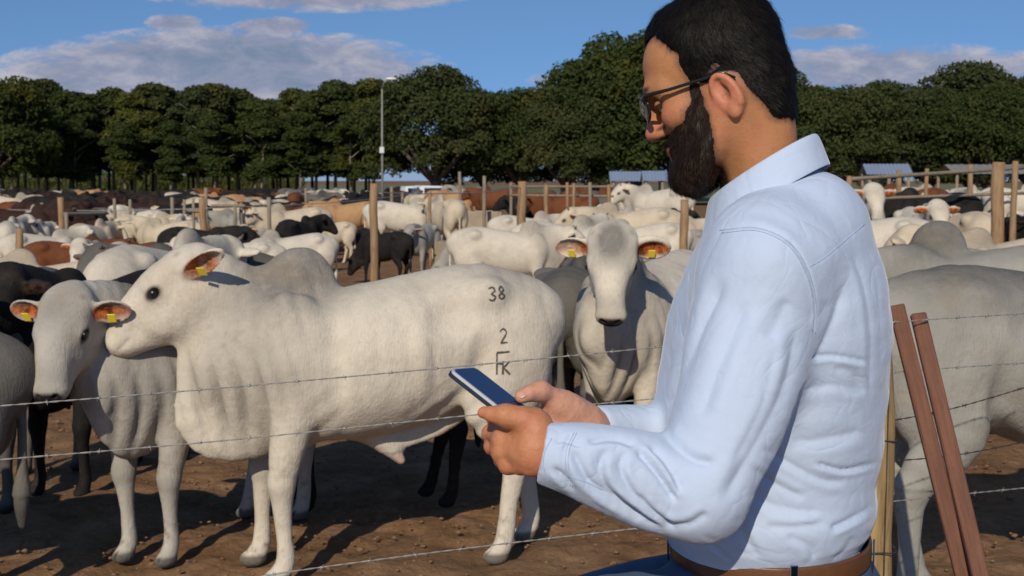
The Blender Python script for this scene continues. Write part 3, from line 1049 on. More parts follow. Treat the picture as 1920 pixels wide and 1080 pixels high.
    col[:, 0] = np.clip(g * (.80 * blob(V, (X(.44), 0, 1.34), (.36, .6, .36), .8) + .55 * blob(V, (X(.66), 0, 1.0), (.38, .6, .5), .9)
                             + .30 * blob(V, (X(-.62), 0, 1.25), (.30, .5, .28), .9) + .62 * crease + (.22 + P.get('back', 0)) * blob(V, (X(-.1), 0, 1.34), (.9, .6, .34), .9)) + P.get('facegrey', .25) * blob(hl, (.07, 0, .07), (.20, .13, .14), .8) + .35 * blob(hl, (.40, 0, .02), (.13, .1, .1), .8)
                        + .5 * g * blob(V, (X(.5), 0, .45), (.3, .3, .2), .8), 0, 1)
    dk = np.clip(blob(hl, (.463, 0, -.020), (.060, .078, .044), .4) * 1.3, 0, 1)
    for yy_ in (-1, 1):
        dk = np.maximum(dk, blob(hl, (.170, yy_ * .122, .020), (.056, .048, .038), .6))
        dk = np.maximum(dk, .3 * blob(hl, (.0, yy_ * .105, .09), (.03, .03, .03), .9))
    if fine:
        dk = np.maximum(dk, .8 * blob(hl, (.47, 0, -.061), (.05, .085, .009), .6))
    dk = np.maximum(dk, np.clip((.055 - z) / .015, 0, 1) * .75)
    dk = np.maximum(dk, P.get('tuft', .5) * blob(V, (X(-.87), tl, .40), (.08, .08, .14), .6))
    col[:, 1] = dk
    pk = np.zeros(len(V))
    for c, M in ears:
        q = (V - c) @ M / hs_
        nn_ = N @ M[:, 2]
        t = blob(q, (.0, 0, .015), (.12, .055, .04), .35) * np.clip(nn_ * 2.5, 0, 1)
        pk = np.maximum(pk, t)
    pk = np.maximum(pk, .35 * blob(hl, (.462, 0, -.042), (.03, .045, .022), .5))
    if P.get('sheath'):
        pk = np.maximum(pk, .35 * blob(V, (X(-.10), 0, .46), (.1, .1, .08), .8))
    col[:, 2] = pk
    ob = mesh_obj(name, V, F, None, None, True, col)
    ob['hm'] = 0
    del ob['hm']
    return ob, hpos, hM, hs_, ears


def cow(P, res, hide, parts=True, tags=()):
    """one animal: an Empty on the ground, body mesh with eyes, horns, ear tags as parts"""
    root = empty('cow')
    body, hpos, hM, hs_, ears = build_cow_mesh('body', P, res)
    body.parent = root
    me = body.data
    me.materials.append(HIDE[hide])
    body.material_slots[0].link = 'OBJECT'
    body.material_slots[0].material = HIDE[hide]
    if parts:
        for y in (-1, 1):
            m = MB().ball(hpos + hM @ (np.array([.166, y * .1175, .020]) * hs_), .0175 * hs_, 14, 10)
            e = m.build('eye', M_EYE, root, True)
        if P.get('horns', 1):
            hk = P.get('horns', 1)
            for y in (-1, 1):
                p = [hpos + hM @ (np.array(q) * hs_) for q in ((.0, y * .07, .08), (-.01, y * .10, .105 + .02 * hk), (-.02, y * .115, .125 + .05 * hk))]
                MB().tube(p, [.020, .016, .006], 8).build('horn', M_HORN, root, True)
        for side, dx, dz in tags:
            c, M = ears[1 if side > 0 else 0]
            p = c + M @ np.array([.005, 0, .004]) * hs_
            m = MB()
            down = np.array([0, 0, -1.])
            Rr = rot_to(M[:, 2] + .15 * down, (0, 0, 1))
            m.box(p + M[:, 2] * .012 + down * .022, (.036, .046, .004), Rr, .0018)
            m.build('ear_tag', M_TAG, root, False)
    return root


def children(o):
    return [c for c in bpy.data.objects if c.parent == o]


_CH = {}


def dup_cow(src, hide, loc, rz, s, with_parts=True):
    if src.name not in _CH:
        _CH[src.name] = children(src)
    r = src.copy()
    COL.objects.link(r)
    r.location = loc
    r.rotation_euler = (0, 0, rz)
    r.scale = (s, s, s)
    for ch in _CH[src.name]:
        if not with_parts and not ch.name.startswith('body'):
            continue
        c = ch.copy()
        COL.objects.link(c)
        c.parent = r
        if ch.name.startswith('body'):
            c.material_slots[0].link = 'OBJECT'
            c.material_slots[0].material = HIDE[hide]
    return r

# ------------------------------------------------------------------ the animals near the fence
def put_hero(root, loc, heading_deg, s, name_label, group=None):
    root.location = (loc[0], loc[1], 0)
    root.rotation_euler = (0, 0, R(heading_deg))
    root.scale = (s, s, s)
    tag(root, name_label, 'cow', group)
    return root


RES = .009
NEAR = 'cattle standing close to the wire'
bull = cow(dict(bx=.88, head=(.78, -.03, 1.335), hyaw=-.22, hpitch=.70, hroll=.0, hscale=1.06, hump=1.08, sheath=1, ncurve=-.03, dwx=.78, dewlap=1.15, folds=.026, horns=0,
                earL=(.95, .12, .0, 1.15, .72), earR=(.4, .2), legs=((.03, .02), (.10, 0), (.02, .0), (-.20, 0)), facegrey=.25, tail=-.02), RES, 'white', tags=((1, 0, 0),))
bull.name = 'bull'
put_hero(bull, (-.58, 5.35), 197, 1.0, 'big white bull standing side-on behind the wire, dark brand marks on its rump', NEAR)
left_cow = cow(dict(bx=.86, head=(.86, .0, 1.28), hyaw=.42, hpitch=.98, hscale=.95, facebrown=.35, hump=.7, folds=.018, horns=0, earL=(.1, .1, .9, .85), earR=(.1, .1, .9, .85),
                    legs=((.0, -.03), (.05, .03), (.0, 0), (.1, 0)), facegrey=.7), RES, 'dusty', tags=((1, 0, 0), (-1, 0, 0)))
put_hero(left_cow, (-1.42, 5.72), 240, .93, 'dusty white cow with brown forehead facing the camera, left of the big bull', NEAR)
edge_cow = cow(dict(bx=.9, head=(1.0, .1, 1.0), horns=0, grey=1.0), .012, 'slate')
put_hero(edge_cow, (-2.64, 4.70), 192, .87, 'dark grey cow cut off by the left edge of the photo', NEAR)
mid_cow = cow(dict(bx=.9, head=(.90, .16, 1.44), hyaw=.42, hpitch=.98, hscale=.99, hump=.75, folds=.018, horns=0, earL=(.05, .12, .95, .85), earR=(.05, .12, .95, .85),
                   legs=((.03, 0), (-.03, 0), (0, 0), (.1, 0)), facegrey=1.5), RES, 'white', tags=((1, 0, 0), (-1, 0, 0)))
put_hero(mid_cow, (.80, 6.95), 240, .97, 'white cow facing the camera head-on between the bull\'s rump and the man', NEAR)
grey_cow = cow(dict(bx=.9, head=(.9, .1, 1.2), horns=0, hump=.9), .012, 'slate')
put_hero(grey_cow, (.40, 7.6), 80, .90, 'dark grey cow seen from behind beside the bull\'s tail', NEAR)
right_cow = cow(dict(bx=1.0, head=(1.05, .1, 1.1), horns=0, hump=.9, fat=1.08, grey=1.3, back=.6, legs=((.0, 0), (.1, 0), (.08, 0), (-.12, 0)), tail=.05), RES, 'grey')
put_hero(right_cow, (2.25, 4.95), 12, 1.03, 'large dusty grey cow filling the right edge behind the red boards', NEAR)
hump_cow = cow(dict(bx=.95, head=(.82, .3, 1.12), hyaw=.5, hpitch=.75, horns=0, hump=1.1), .012, 'grey', tags=())
put_hero(hump_cow, (2.95, 7.3), 160, 1.03, 'grey humped cow seen above the back of the large dusty cow', NEAR)


def brand(body_root, strokes, w=.006):
    """strokes in local side coordinates (x,z) pressed on the near flank"""
    body = [c for c in children(body_root) if c.name.startswith('body')][0]
    from mathutils.bvhtree import BVHTree
    me = body.data
    bvh = BVHTree.FromPolygons([v.co for v in me.vertices], [tuple(p.vertices) for p in me.polygons])
    mb = MB()
    g = random.Random(4)
    for st in strokes:
        st = spline(np.array(st), 5) if len(st) > 2 else np.array([np.array(st[0]) * (1 - t_) + np.array(st[-1]) * t_ for t_ in np.linspace(0, 1, 6)])
        V = []
        for i, p in enumerate(st):
            q = st[min(i + 1, len(st) - 1)] - st[max(i - 1, 0)]
            q = q / (np.linalg.norm(q) + 1e-9)
            nn_ = np.array([-q[1], q[0]])
            ww = w * g.uniform(.7, 1.25)
            for sg in (-1, 1):
                a = p + nn_ * ww * sg
                hit = bvh.ray_cast(Vector((a[0], 1.5, a[1])), Vector((0, -1, 0)))
                V.append(np.array(hit[0]) + np.array(hit[1]) * .0025 if hit[0] else np.array([a[0], .3, a[1]]))
        F = [(2 * i, 2 * i + 2, 2 * i + 3, 2 * i + 1) for i in range(len(st) - 1)]
        mb.add(V, F)
    return mb.build('brand_mark', M_BRAND, body_root, True)


def glyph(pts, x, z, s=.06):
    # the flank is seen with x growing to the left of the picture
    return [[(x - a * s * .62, z + b * s) for a, b in st] for st in pts]


G3 = [[(0, .9), (.5, 1), (.8, .75), (.35, .5), (.85, .28), (.5, 0), (0, .1)]]
G8 = [[(.4, .5), (.1, .75), (.4, 1), (.75, .75), (.4, .5), (.0, .22), (.4, 0), (.85, .22), (.4, .5)]]
G2 = [[(0, .8), (.35, 1), (.75, .8), (.6, .5), (.05, .02)], [(.05, .02), (.85, .05)]]
GF = [[(0, 0), (0, 1)], [(0, 1), (.95, 1.03)], [(.0, .5), (.45, .5)]]
GK = [[(.45, .62), (.45, 0)], [(.95, .6), (.5, .3)], [(.5, .3), (1.0, -.02)]]
brand(bull, glyph(G3, -.43, 1.185, .055), .0038)
brand(bull, glyph(G8, -.475, 1.19, .052), .0038)
brand(bull, glyph(G2, -.475, 1.00, .062), .0035)
brand(bull, glyph(GF, -.46, .865, .095) + glyph(GK, -.46, .865, .095), .0042)

# ------------------------------------------------------------------ templates for the rest of the pens
TR = .022
T = {
    'stand': cow(dict(bx=.95, head=(.98, 0, 1.22), hpitch=.75, horns=.3, hump=1.05, fat=.84, grey=.7), TR, 'white'),
    'graze': cow(dict(bx=.95, head=(1.02, .05, .62), hpitch=1.05, horns=0, hump=1.0, fat=.84, grey=.7, ncurve=.12, legs=((.1, 0), (-.06, 0), (.0, 0), (.12, 0))), TR, 'white'),
    'look': cow(dict(bx=.93, head=(.86, .22, 1.30), hyaw=1.1, hpitch=.8, horns=.3, hump=1.0, fat=.84, grey=.7, earL=(.1, .1), earR=(.1, .1)), TR, 'white'),
    'lookr': cow(dict(bx=.93, head=(.86, -.22, 1.30), hyaw=-1.1, hpitch=.8, horns=0, hump=.9, fat=.84, grey=.7, earL=(.1, .1), earR=(.1, .1)), TR, 'white'),
    'calf': cow(dict(bx=.80, head=(.82, .05, 1.22), hpitch=.7, horns=0, hump=.4, fat=.74, dewlap=.5, grey=.5), TR, 'white'),
    'ahead': cow(dict(bx=.93, head=(.88, 0, 1.34), hyaw=.1, hpitch=.9, horns=0, hump=.9, fat=.84, grey=.7, earL=(.1, .08, .8, .9), earR=(.1, .08, .8, .9)), TR, 'white'),
}
FARV = {
    'far_stand': cow(dict(bx=.95, head=(.98, 0, 1.22), hpitch=.75, horns=0, hump=1.1, fat=.82), .045, 'black', parts=False),
    'far_graze': cow(dict(bx=.92, head=(1.02, .05, .70), hpitch=1.0, horns=0, hump=.6, ncurve=.1), .045, 'black', parts=False),
}
_USED = set()
MID = 'cattle loose in the middle pen'
PLACED = []


def place(tmpl, hide, px, top, d, head_deg, label=None, group=None, s=None):
    src = T.get(tmpl) or FARV[tmpl]
    if group == MID and 10 < d < 30:
        d *= 1.27
    p = at(px, 338, d)
    if s is None:
        s = (CAM_H - (top - 338) * d / F_PX) / 1.33
    s = min(max(s, .55), 1.15)
    if tmpl not in _USED:
        _USED.add(tmpl)
        r = src
        r.location = (p[0], p[1], 0); r.rotation_euler = (0, 0, R(head_deg)); r.scale = (s, s, s)
        for c in children(r):
            if c.name.startswith('body'):
                c.material_slots[0].material = HIDE[hide]
        _CH[src.name] = children(src)
    else:
        r = dup_cow(src, hide, (p[0], p[1], 0), R(head_deg), s)
    r.name = 'cow'
    PLACED.append((p[0], p[1]))
    return tag(r, label, 'cow', group)


for a in (
    # template, hide, px, back top, distance, heading, label
    ('ahead', 'black', 195, 512, 6.9, 250, 'black cow\'s head and shoulder between the dusty cow and the bull\'s forehead'),
    ('ahead', 'darkgrey', 12, 510, 6.6, 268, 'dark grey cow at the left edge behind the dusty white cow'),
    ('stand', 'cream', 108, 482, 9.6, 178, 'cream cow whose round back shows over the dusty cow\'s head'),
    ('ahead', 'white', 196, 455, 11.4, 262, 'white cow looking at the camera above the black cow, pale ears out'),
    ('stand', 'white', 300, 452, 8.6, 75, 'white cow whose rump rises right behind the bull\'s poll'),
    ('stand', 'brown', 128, 450, 12.6, 20, 'red brown cow left of the pale eared white cow'),
    ('stand', 'brown', 262, 452, 14.5, 150, 'brown cow between two white ones left of the bull\'s head'),
    ('stand', 'white', 56, 418, 16.5, 84, 'white cow showing its rump behind the short left post'),
    ('stand', 'cream', 168, 417, 16.2, 78, 'cream rump just right of the reddish post on the left'),
    ('stand', 'cream', 275, 402, 19.5, 8, 'long cream cow side-on in the middle of the left pen'),
    ('stand', 'white', 352, 408, 21, 95, 'white cow seen from behind by the pair of mid posts'),
    ('look', 'darkgrey', 370, 470, 9.8, 180, 'dark grey calf above the bull\'s neck'),
    ('lookr', 'white', 436, 452, 11.5, 195, 'blue white cow in half shade above the bull\'s hump'),
    ('ahead', 'cream', 478, 428, 15.2, 265, 'small cream face peeping over the blue white cow'),
    ('stand', 'grey', 450, 395, 22, 185, 'grey white cow with dark flanks behind the small cream face'),
    ('graze', 'white', 545, 437, 13.2, 200, 'white cow with lowered head right above the hump'),
    ('stand', 'cream', 552, 388, 19.5, 205, 'cream cow standing higher behind the lowered head'),
    ('calf', 'cream', 622, 415, 19.5, 200, 'thin cream calf with long white legs left of the tall post'),
    ('stand', 'tan', 655, 377, 22.5, 182, 'tan cow side-on touching the tall post'),
    ('calf', 'black', 672, 428, 20, 130, 'black calf in the shade under the tan cow'),
    ('stand', 'white', 752, 376, 21, 5, 'white cow right of the tall post, head toward the reddish post'),
    ('graze', 'black', 722, 432, 15.5, 140, 'black cow right behind the tall post'),
    ('calf', 'grey', 792, 418, 17.0, 250, 'grey calf with a dark face standing by itself on bare dirt'),
    ('stand', 'cream', 836, 370, 20, 112, 'cream cow seen from behind, tail hanging, right of the grey calf'),
    ('stand', 'white', 948, 424, 12.2, 6, 'white cow side-on above the bull\'s rump'),
    ('graze', 'grey', 905, 440, 14.5, 170, 'grey faced cow lowering its head left of the side-on white cow'),
    ('stand', 'white', 985, 402, 17.5, 20, 'white cow behind the side-on one, in front of the trough'),
    ('look', 'white', 1052, 412, 12.6, 30, 'white cow turning its head just left of the head-on cow'),
    ('stand', 'cream', 1185, 388, 15.0, 186, 'cream cow back showing over the head-on cow'),
    ('calf', 'tan', 1095, 392, 17.5, 250, 'small tan calf between two white cows'),
    ('stand', 'white', 1175, 352, 27, 88, 'white rump between the posts of the far gate'),
    ('look', 'white', 1238, 345, 24, 140, 'white cow with a spotted face below the man\'s beard'),
    ('stand', 'black', 1240, 395, 21, 20, 'black cow between the cream back and the far gate post'),
    ('stand', 'black', 1290, 420, 19, 170, 'black cow low beside the gate post near the man\'s collar'),
    ('ahead', 'white', 1612, 352, 15, 265, 'tall white cow with raised head right beside the man\'s shoulder'),
    ('stand', 'white', 1632, 404, 11.8, 150, 'white cow touching the man\'s shoulder, orange ear toward the calf'),
    ('stand', 'black', 1672, 366, 19, 10, 'black cow behind the white calf, left one of two'),
    ('stand', 'black', 1748, 360, 18, 185, 'black cow behind the white calf, right one of two'),
    ('ahead', 'white', 1725, 388, 13.2, 266, 'white calf with a black muzzle looking at the camera'),
    ('stand', 'cream', 1800, 394, 13.2, 100, 'cream rump right of the black muzzled calf'),
    ('look', 'grey', 1692, 462, 8.6, 160, 'grey cow with an orange ear between the man and the humped cow'),
    ('stand', 'white', 1842, 350, 19, 95, 'white rump just left of the thick right post'),
    ('lookr', 'cream', 1900, 438, 9.9, 200, 'cream cow at the foot of the thick right post'),
    ('calf', 'black', 1916, 402, 16, 260, 'black calf at the right edge beyond the posts'),
    ('stand', 'white', 1770, 350, 30, 180, 'white cow behind the far rail at the right'),
    ('stand', 'white', 1900, 345, 27, 10, 'white cow behind the far rail at the right edge'),
    ('stand', 'brown', 1706, 340, 30, 175, 'red brown cow behind the far rail above the black pair'),
    ('stand', 'cream', 1645, 345, 24, 80, 'cream cow between the raised white head and the brown one'),
    ('stand', 'brown', 932, 352, 45, 170, 'orange brown cow by the far corral corner'),
    ('stand', 'brown', 1060, 362, 33, 180, 'red brown cow behind the far rails above the turning head'),
    ('stand', 'black', 1010, 366, 34, 185, 'black cow behind the far rails, left of the red brown one'),
    ('stand', 'brown', 1110, 352, 38, 10, 'orange brown cow behind the far gate, leftmost'),
    ('stand', 'darkgrey', 1140, 362, 36, 185, 'dark cow behind the far gate beside the orange brown one'),
    ('look', 'grey', 878, 350, 52, 160, 'grey cow alone under the trees behind the trough'),
    ('stand', 'maroon', 35, 390, 17.5, 10, 'maroon cow\'s long back at the left edge'),
    ('stand', 'black', 110, 392, 21, 5, 'black cow side-on behind the reddish left post'),
    ('stand', 'maroon', 150, 412, 19, 190, 'maroon cow low behind the cream rump'),
    ('calf', 'black', 690, 560, 6.35, 186, 'black calf whose legs show under the bull\'s belly'),
    ('ahead', 'black', 1112, 560, 8.3, 300, 'black calf in the shade between the bull\'s tail and the head-on cow'),  # added calf, black to stand in for the deep shadow of this gap
):
    place(*a, group=MID)
for k in T:
    if k not in _USED:
        pass

EXTRA = []
LAND = [(60, 'near the left edge'), (125, 'by the short orange post'), (210, 'right of the short orange post'), (300, 'above the bull\'s head'), (370, 'left of the weathered post'),
        (440, 'right of the weathered post'), (520, 'above the bull\'s hump'), (600, 'left of the tan cow'), (690, 'left of the tall brown post'), (790, 'right of the tall brown post'),
        (880, 'left of the trough'), (960, 'left of the notched post'), (1060, 'right of the notched post'), (1160, 'by the far gate'), (1300, 'behind the head-on cow'),
        (1700, 'behind the man\'s shoulder'), (1800, 'above the humped cow'), (2000, 'at the right edge')]


def more_pale():
    g = random.Random(77)
    tries = 0
    n = 0
    seen = {}
    while n < 46 and tries < 900:
        tries += 1
        px = g.choice([g.uniform(-10, 700), g.uniform(-10, 700), g.uniform(1080, 1300), g.uniform(1600, 1930)])
        d = g.uniform(17, 33)
        if 560 < px < 860 and d < 24:
            continue
        p = at(px, 338, d)
        if any((p[0] - q[0]) ** 2 + ((p[1] - q[1]) * .7) ** 2 < 1.15 ** 2 for q in PLACED):
            continue
        u = g.random()
        hide = 'white' if u < .5 else 'cream' if u < .78 else 'grey' if u < .86 else 'tan' if u < .9 else 'black' if u < .96 else 'brown'
        t_ = g.choice(['stand', 'stand', 'graze', 'look', 'lookr', 'calf', 'ahead'])
        pose = {'stand': 'standing', 'graze': 'head down', 'look': 'turning its head', 'lookr': 'looking back', 'calf': 'thin young', 'ahead': 'head raised'}[t_]
        where = [w for x, w in LAND if px < x][0]
        lab = '%s cow, %s, %s rows of middle pen %s' % (hide, pose, 'nearer' if d < 24 else 'farther', where)
        place(t_, hide, px, 0, d, g.choice([5, 175, 185, 80, 100, 260, 280, 30, 150]) + g.uniform(-12, 12), lab, 'pale cattle of the middle pen: ' + lab, s=g.uniform(.66, .84))
        n += 1


more_pale()

# the dark herd packed into the far pens
g = random.Random(21)
WHERE = ['at the left end', 'below the slim trees', 'below the row\'s middle', 'left of the lamp post', 'near the lamp post']
n = 0
rows = [(31, 13), (34, 16), (38, 18), (44, 20), (51, 22), (59, 24), (68, 26)]
for d, cnt in rows:
    for i in range(cnt):
        px = -20 + (i + g.uniform(.15, .85)) * (900 if d > 48 else 700) / cnt
        dd_ = d * g.uniform(.95, 1.06)
        if abs(dd_ - 20) < 3:
            continue
        u = g.random()
        hide = 'black' if u < .40 else 'maroon' if u < .62 else 'brown' if u < .70 else 'darkgrey' if u < .75 else 'white' if u < .88 else 'cream' if u < .95 else 'tan'
        t_ = g.choice(['far_stand', 'far_stand', 'far_graze']) if d > 27 else g.choice(['stand', 'look', 'graze', 'lookr'])
        w_ = WHERE[min(4, int(max(px, 0) / 165))]
        colr = {'black': 'black', 'maroon': 'dark maroon', 'brown': 'brown', 'darkgrey': 'dark grey', 'white': 'white', 'cream': 'cream', 'tan': 'tan'}[hide]
        dist = 'near rows' if d < 35 else 'middle rows' if d < 55 else 'last rows'
        place(t_, hide, px, 0, dd_, g.choice([0, 180, 15, 170, 90, 200, 345, 60]) + g.uniform(-15, 15),
              '%s cow in %s of the packed far herd, %s' % (colr, dist, w_), 'packed far herd: %s, %s, %s' % (colr, dist, w_), s=g.uniform(.78, .98))

# ------------------------------------------------------------------ timber
def wood_mat(name, col, scale=6, bump=.4, rough=.85):
    m, t = new_mat(name)
    tc_ = t.n('ShaderNodeTexCoord')
    mp = t.n('ShaderNodeMapping', {'Vector': tc_.outputs['Object'], 'Scale': (scale * 5, scale * 5, scale * .45)})
    n1 = t.n('ShaderNodeTexNoise', {'Vector': mp.outputs[0], 'Scale': 1.5, 'Detail': 6.0, 'Roughness': .65, 'Distortion': .6})
    n2 = t.n('ShaderNodeTexNoise', {'Vector': tc_.outputs['Object'], 'Scale': 3.5, 'Detail': 3.0})
    c = t.ramp(t.math('ADD', t.math('MULTIPLY', n1.outputs[0], .75), t.math('MULTIPLY', n2.outputs[0], .25)),
               [(.30, tuple(x * .35 for x in col)), (.48, col), (.70, tuple(min(1, x * 1.45) for x in col))])
    finish(t, c, rough, n1.outputs[0], bump, .012)
    return m


M_POST = wood_mat('post_wood', (.27, .165, .085))
M_POSTG = wood_mat('post_grey_wood', (.22, .175, .125))
M_POSTY = wood_mat('post_yellow_wood', (.30, .20, .085), 5)
M_RED = wood_mat('board_red_wood', (.145, .062, .038), 7, .8)
M_WIRE = simple_mat('wire_galvanised', (.30, .29, .27), .55, .25, 40, metallic=.3, bump=0)
M_DARKWIRE = simple_mat('wire_dark', (.05, .045, .04), .6, .2, 40, metallic=.3, bump=0)
M_CONC = simple_mat('concrete', (.33, .26, .19), .9, .2, 2.5, bump=.3, bd=.01)


def post(px, top, d, wpx, mat, label, group, lean=0.0, name='fence_post', zbase=-.05, n=10):
    """round post whose top is seen at (px, top)"""
    p = at(px, top, d)
    r = wpx * d / F_PX / 2
    g_ = random.Random(int(px * 7 + d))
    H = p[2]
    pts = [(g_.uniform(-.2, .2) * r + lean * (z / H - 1), g_.uniform(-.15, .15) * r, z) for z in np.linspace(zbase, H, 7)]
    mb = MB().tube(pts, [r * g_.uniform(.92, 1.08) for _ in pts[:-1]] + [r * .93], n, jitter=.05)
    o = mb.build(name, mat, None, False)
    for pl in o.data.polygons:
        pl.use_smooth = len(pl.vertices) == 4
    o.location = (p[0], p[1], 0)
    return tag(o, label, 'fence post', group)


G_MID = 'posts of the inner pen fences'
POSTS = (
    # px, top, distance, width px, material, label
    (700, 344, 13.6, 15, M_POST, 'tall brown post standing on bare dirt in the centre left'),
    (978, 340, 19.5, 17, M_POST, 'pale brown post with a notched top above the bull\'s rump'),
    (36, 428, 12.0, 15, M_POST, 'short reddish post at the left edge with a flat top'),
    (113, 370, 19.0, 12, M_POST, 'short orange post beside the cream rump on the left'),
    (124, 398, 18.4, 8, M_POSTG, 'thin grey post touching the short orange one'),
    (380, 372, 18.5, 13, M_POST, 'weathered post between the pair of white rumps'),
    (386, 352, 26.0, 7, M_POSTG, 'thin tall post behind the weathered one'),
    (362, 372, 19.4, 6, M_POSTG, 'thin stake left of the weathered post'),
    (504, 370, 22.0, 8, M_POSTG, 'post left of the cream cow in the middle pen'),
    (440, 382, 24.0, 7, M_POSTG, 'post behind the grey white cow, left one of two'),
    (452, 380, 24.2, 7, M_POSTG, 'post behind the grey white cow, right one of two'),
    (573, 352, 30.0, 5, M_POSTG, 'thin post against the dark herd left of the tan cow'),
    (734, 350, 32.0, 6, M_POSTG, 'thin post just right of the lamp post'),
    (754, 360, 30.0, 6, M_POSTG, 'short thin post above the white cow by the tall post'),
    (806, 358, 24.0, 6, M_POST, 'short brown post over the neck of the white cow'),
    (862, 322, 33.0, 6, M_POSTG, 'pale pole at the left end of the long trough'),
    (908, 330, 33.0, 7, M_POSTG, 'pale pole at the right end of the long trough'),
    (958, 342, 30.0, 6, M_POSTG, 'thin pole left of the notched post'),
    (1024, 346, 28.0, 9, M_POST, 'corral post behind the side-on white cow'),
    (1064, 342, 28.0, 6, M_POST, 'left one of the twin thin corral poles'),
    (1076, 344, 28.0, 6, M_POST, 'right one of the twin thin corral poles'),
    (1107, 342, 28.0, 7, M_POSTG, 'white pole with a cap at the far gate'),
    (1142, 346, 28.0, 7, M_POST, 'right pole of the far gate'),
    (1283, 374, 15.5, 16, M_POST, 'brown post next to the man\'s collar'),
    (1592, 330, 20.0, 10, M_POST, 'post touching the man\'s shoulder line'),
    (1686, 318, 23.0, 10, M_POST, 'yellowish corral post right of the raised white head'),
    (1738, 316, 23.0, 8, M_POST, 'corral post right of the brown cow'),
    (1820, 308, 23.0, 10, M_POST, 'corral post left of the thick right post'),
    (1873, 304, 14.5, 25, M_POST, 'thick tall post near the right edge'),
    (1903, 302, 17.5, 12, M_POST, 'slimmer post right beside the thick one'),
    (78, 380, 24.5, 6, M_POSTG, 'thin post against the dark herd at the left'),
    (215, 372, 26.0, 6, M_POSTG, 'thin post over the long cream cow, left one'),
    (243, 374, 27.0, 6, M_POSTG, 'thin post over the long cream cow, right one'),
    (322, 370, 26.5, 7, M_POSTG, 'pale stake over the head of the long cream cow'),
    (345, 374, 26.8, 6, M_POSTG, 'pale stake behind the white rump by the mid posts'),
)
for a in POSTS:
    post(*a, group=G_MID)


def rail(a, b, r, mat, label, name='fence_rail', sag=0.0, group=None, cat='rail'):
    a, b = np.array(a), np.array(b)
    pts = [a * (1 - t) + b * t + np.array([0, 0, -sag * 4 * t * (1 - t)]) for t in np.linspace(0, 1, 14)]
    o = MB().tube(pts, r, 6).build(name, mat, None, True)
    return tag(o, label, cat, group)


RG = 'rails of the inner pens'
rail(at(958, 350, 29.5), at(1150, 350, 28), .03, M_POSTG, 'top rail of the far corral above the turning head', group=RG)
rail(at(958, 366, 29.5), at(1150, 368, 28), .028, M_POSTG, 'lower rail of the far corral above the turning head', group=RG)
rail(at(1590, 336, 20), at(1925, 314, 23), .034, M_POSTG, 'long top rail of the right corral behind the thick post', group=RG)
rail(at(1640, 372, 22), at(1925, 362, 23), .03, M_POSTG, 'lower rail of the right corral behind the thick post', group=RG)
rail(at(120, 402, 19), at(200, 400, 20), .03, M_POSTG, 'pale rail running right from the short orange post', group=RG)
rail(at(352, 395, 19), at(384, 396, 18.7), .03, M_POSTG, 'short rail tying the thin stake to the weathered post', group=RG)
rail(at(395, 386, 24), at(460, 386, 24), .03, M_POSTG, 'rail behind the grey white cow', group=RG)
WG = 'thin wires of the inner pens'
rail(at(-20, 392, 24.5), at(440, 388, 24), .008, M_WIRE, 'thin wire strung along the left pen', 'fence_wire', .05, WG, 'wire')
rail(at(440, 388, 24), at(760, 366, 30), .008, M_WIRE, 'thin wire strung across the middle pen', 'fence_wire', .05, WG, 'wire')
rail(at(700, 360, 13.6), at(978, 352, 19.5), .006, M_WIRE, 'thin wire from the tall brown post to the notched post', 'fence_wire', .05, WG, 'wire')

# feed troughs
def trough(px0, px1, top, d0, d1, h, label):
    a, b = at(px0, 338, d0), at(px1, 338, d1)
    L = np.linalg.norm(b - a); c = (a + b) / 2
    rz = math.atan2(b[1] - a[1], b[0] - a[0])
    M = np.array(Matrix.Rotation(rz, 3, 'Z'))
    o = empty('feed_trough', (c[0], c[1], 0), rz)
    w_ = .9
    mb = MB()
    for sgn in (-1, 1):
        mb.box((0, sgn * (w_ / 2 - .04), h / 2), (L, .08, h), None, .012)
    mb.box((0, 0, .1), (L - .01, w_ - .164, .2))
    mb.build('basin', M_CONC, o)
    for sgn in (-1, 1):
        MB().box((sgn * (L / 2 + .045), 0, h / 2 - .01), (.08, w_ - .02, h - .02), None, .01).build('end_wall', M_CONC, o)
    return tag(o, label, 'trough', 'concrete feed troughs')


trough(790, 935, 0, 34, 34, .85, 'long concrete feed trough behind the lone cream cow seen from behind')
trough(850, 1075, 0, 21.5, 23.5, .62, 'nearer concrete feed trough behind the side-on white cow')

# ------------------------------------------------------------------ near fence: barbed wires, leaning boards, big post
def barbed(pts_px, label, dark=False):
    P = [at(*p) for p in pts_px]
    S = spline(np.array(P), 30)
    # two strands twisted round each other
    L = np.concatenate([[0], np.cumsum(np.linalg.norm(np.diff(S, axis=0), axis=1))])
    nS = int(L[-1] / .012)
    tt = np.linspace(0, L[-1], nS)
    Q = np.stack([np.interp(tt, L, S[:, j]) for j in range(3)], 1) - S[0]
    mat = M_DARKWIRE if dark else M_WIRE
    mb = MB()
    for ph in (0, pi):
        a = tt * 2 * pi / .075 + ph
        q = Q + np.stack([np.zeros(nS), np.cos(a) * .0012, np.sin(a) * .0012], 1)
        mb.tube(q, .0012, 4)
    g_ = random.Random(int(pts_px[0][1]))
    x = .06
    while x < L[-1]:
        c = np.array([np.interp(x, tt, Q[:, j]) for j in range(3)])
        th = g_.uniform(0, 3)
        for k in range(2):
            v = np.array([.004, cos(th + k * 1.5) * .009, sin(th + k * 1.5) * .009])
            mb.tube([c - v, c + v], [.0007, .0007], 4)
        mb.tube([c - np.array([.005, 0, 0]), c + np.array([.005, 0, 0])], .0028, 6)
        x += .125
    o = mb.build('barbed_wire', mat, None, True)
    o.location = tuple(S[0])
    return tag(o, label, 'barbed wire', 'barbed wires of the near fence')


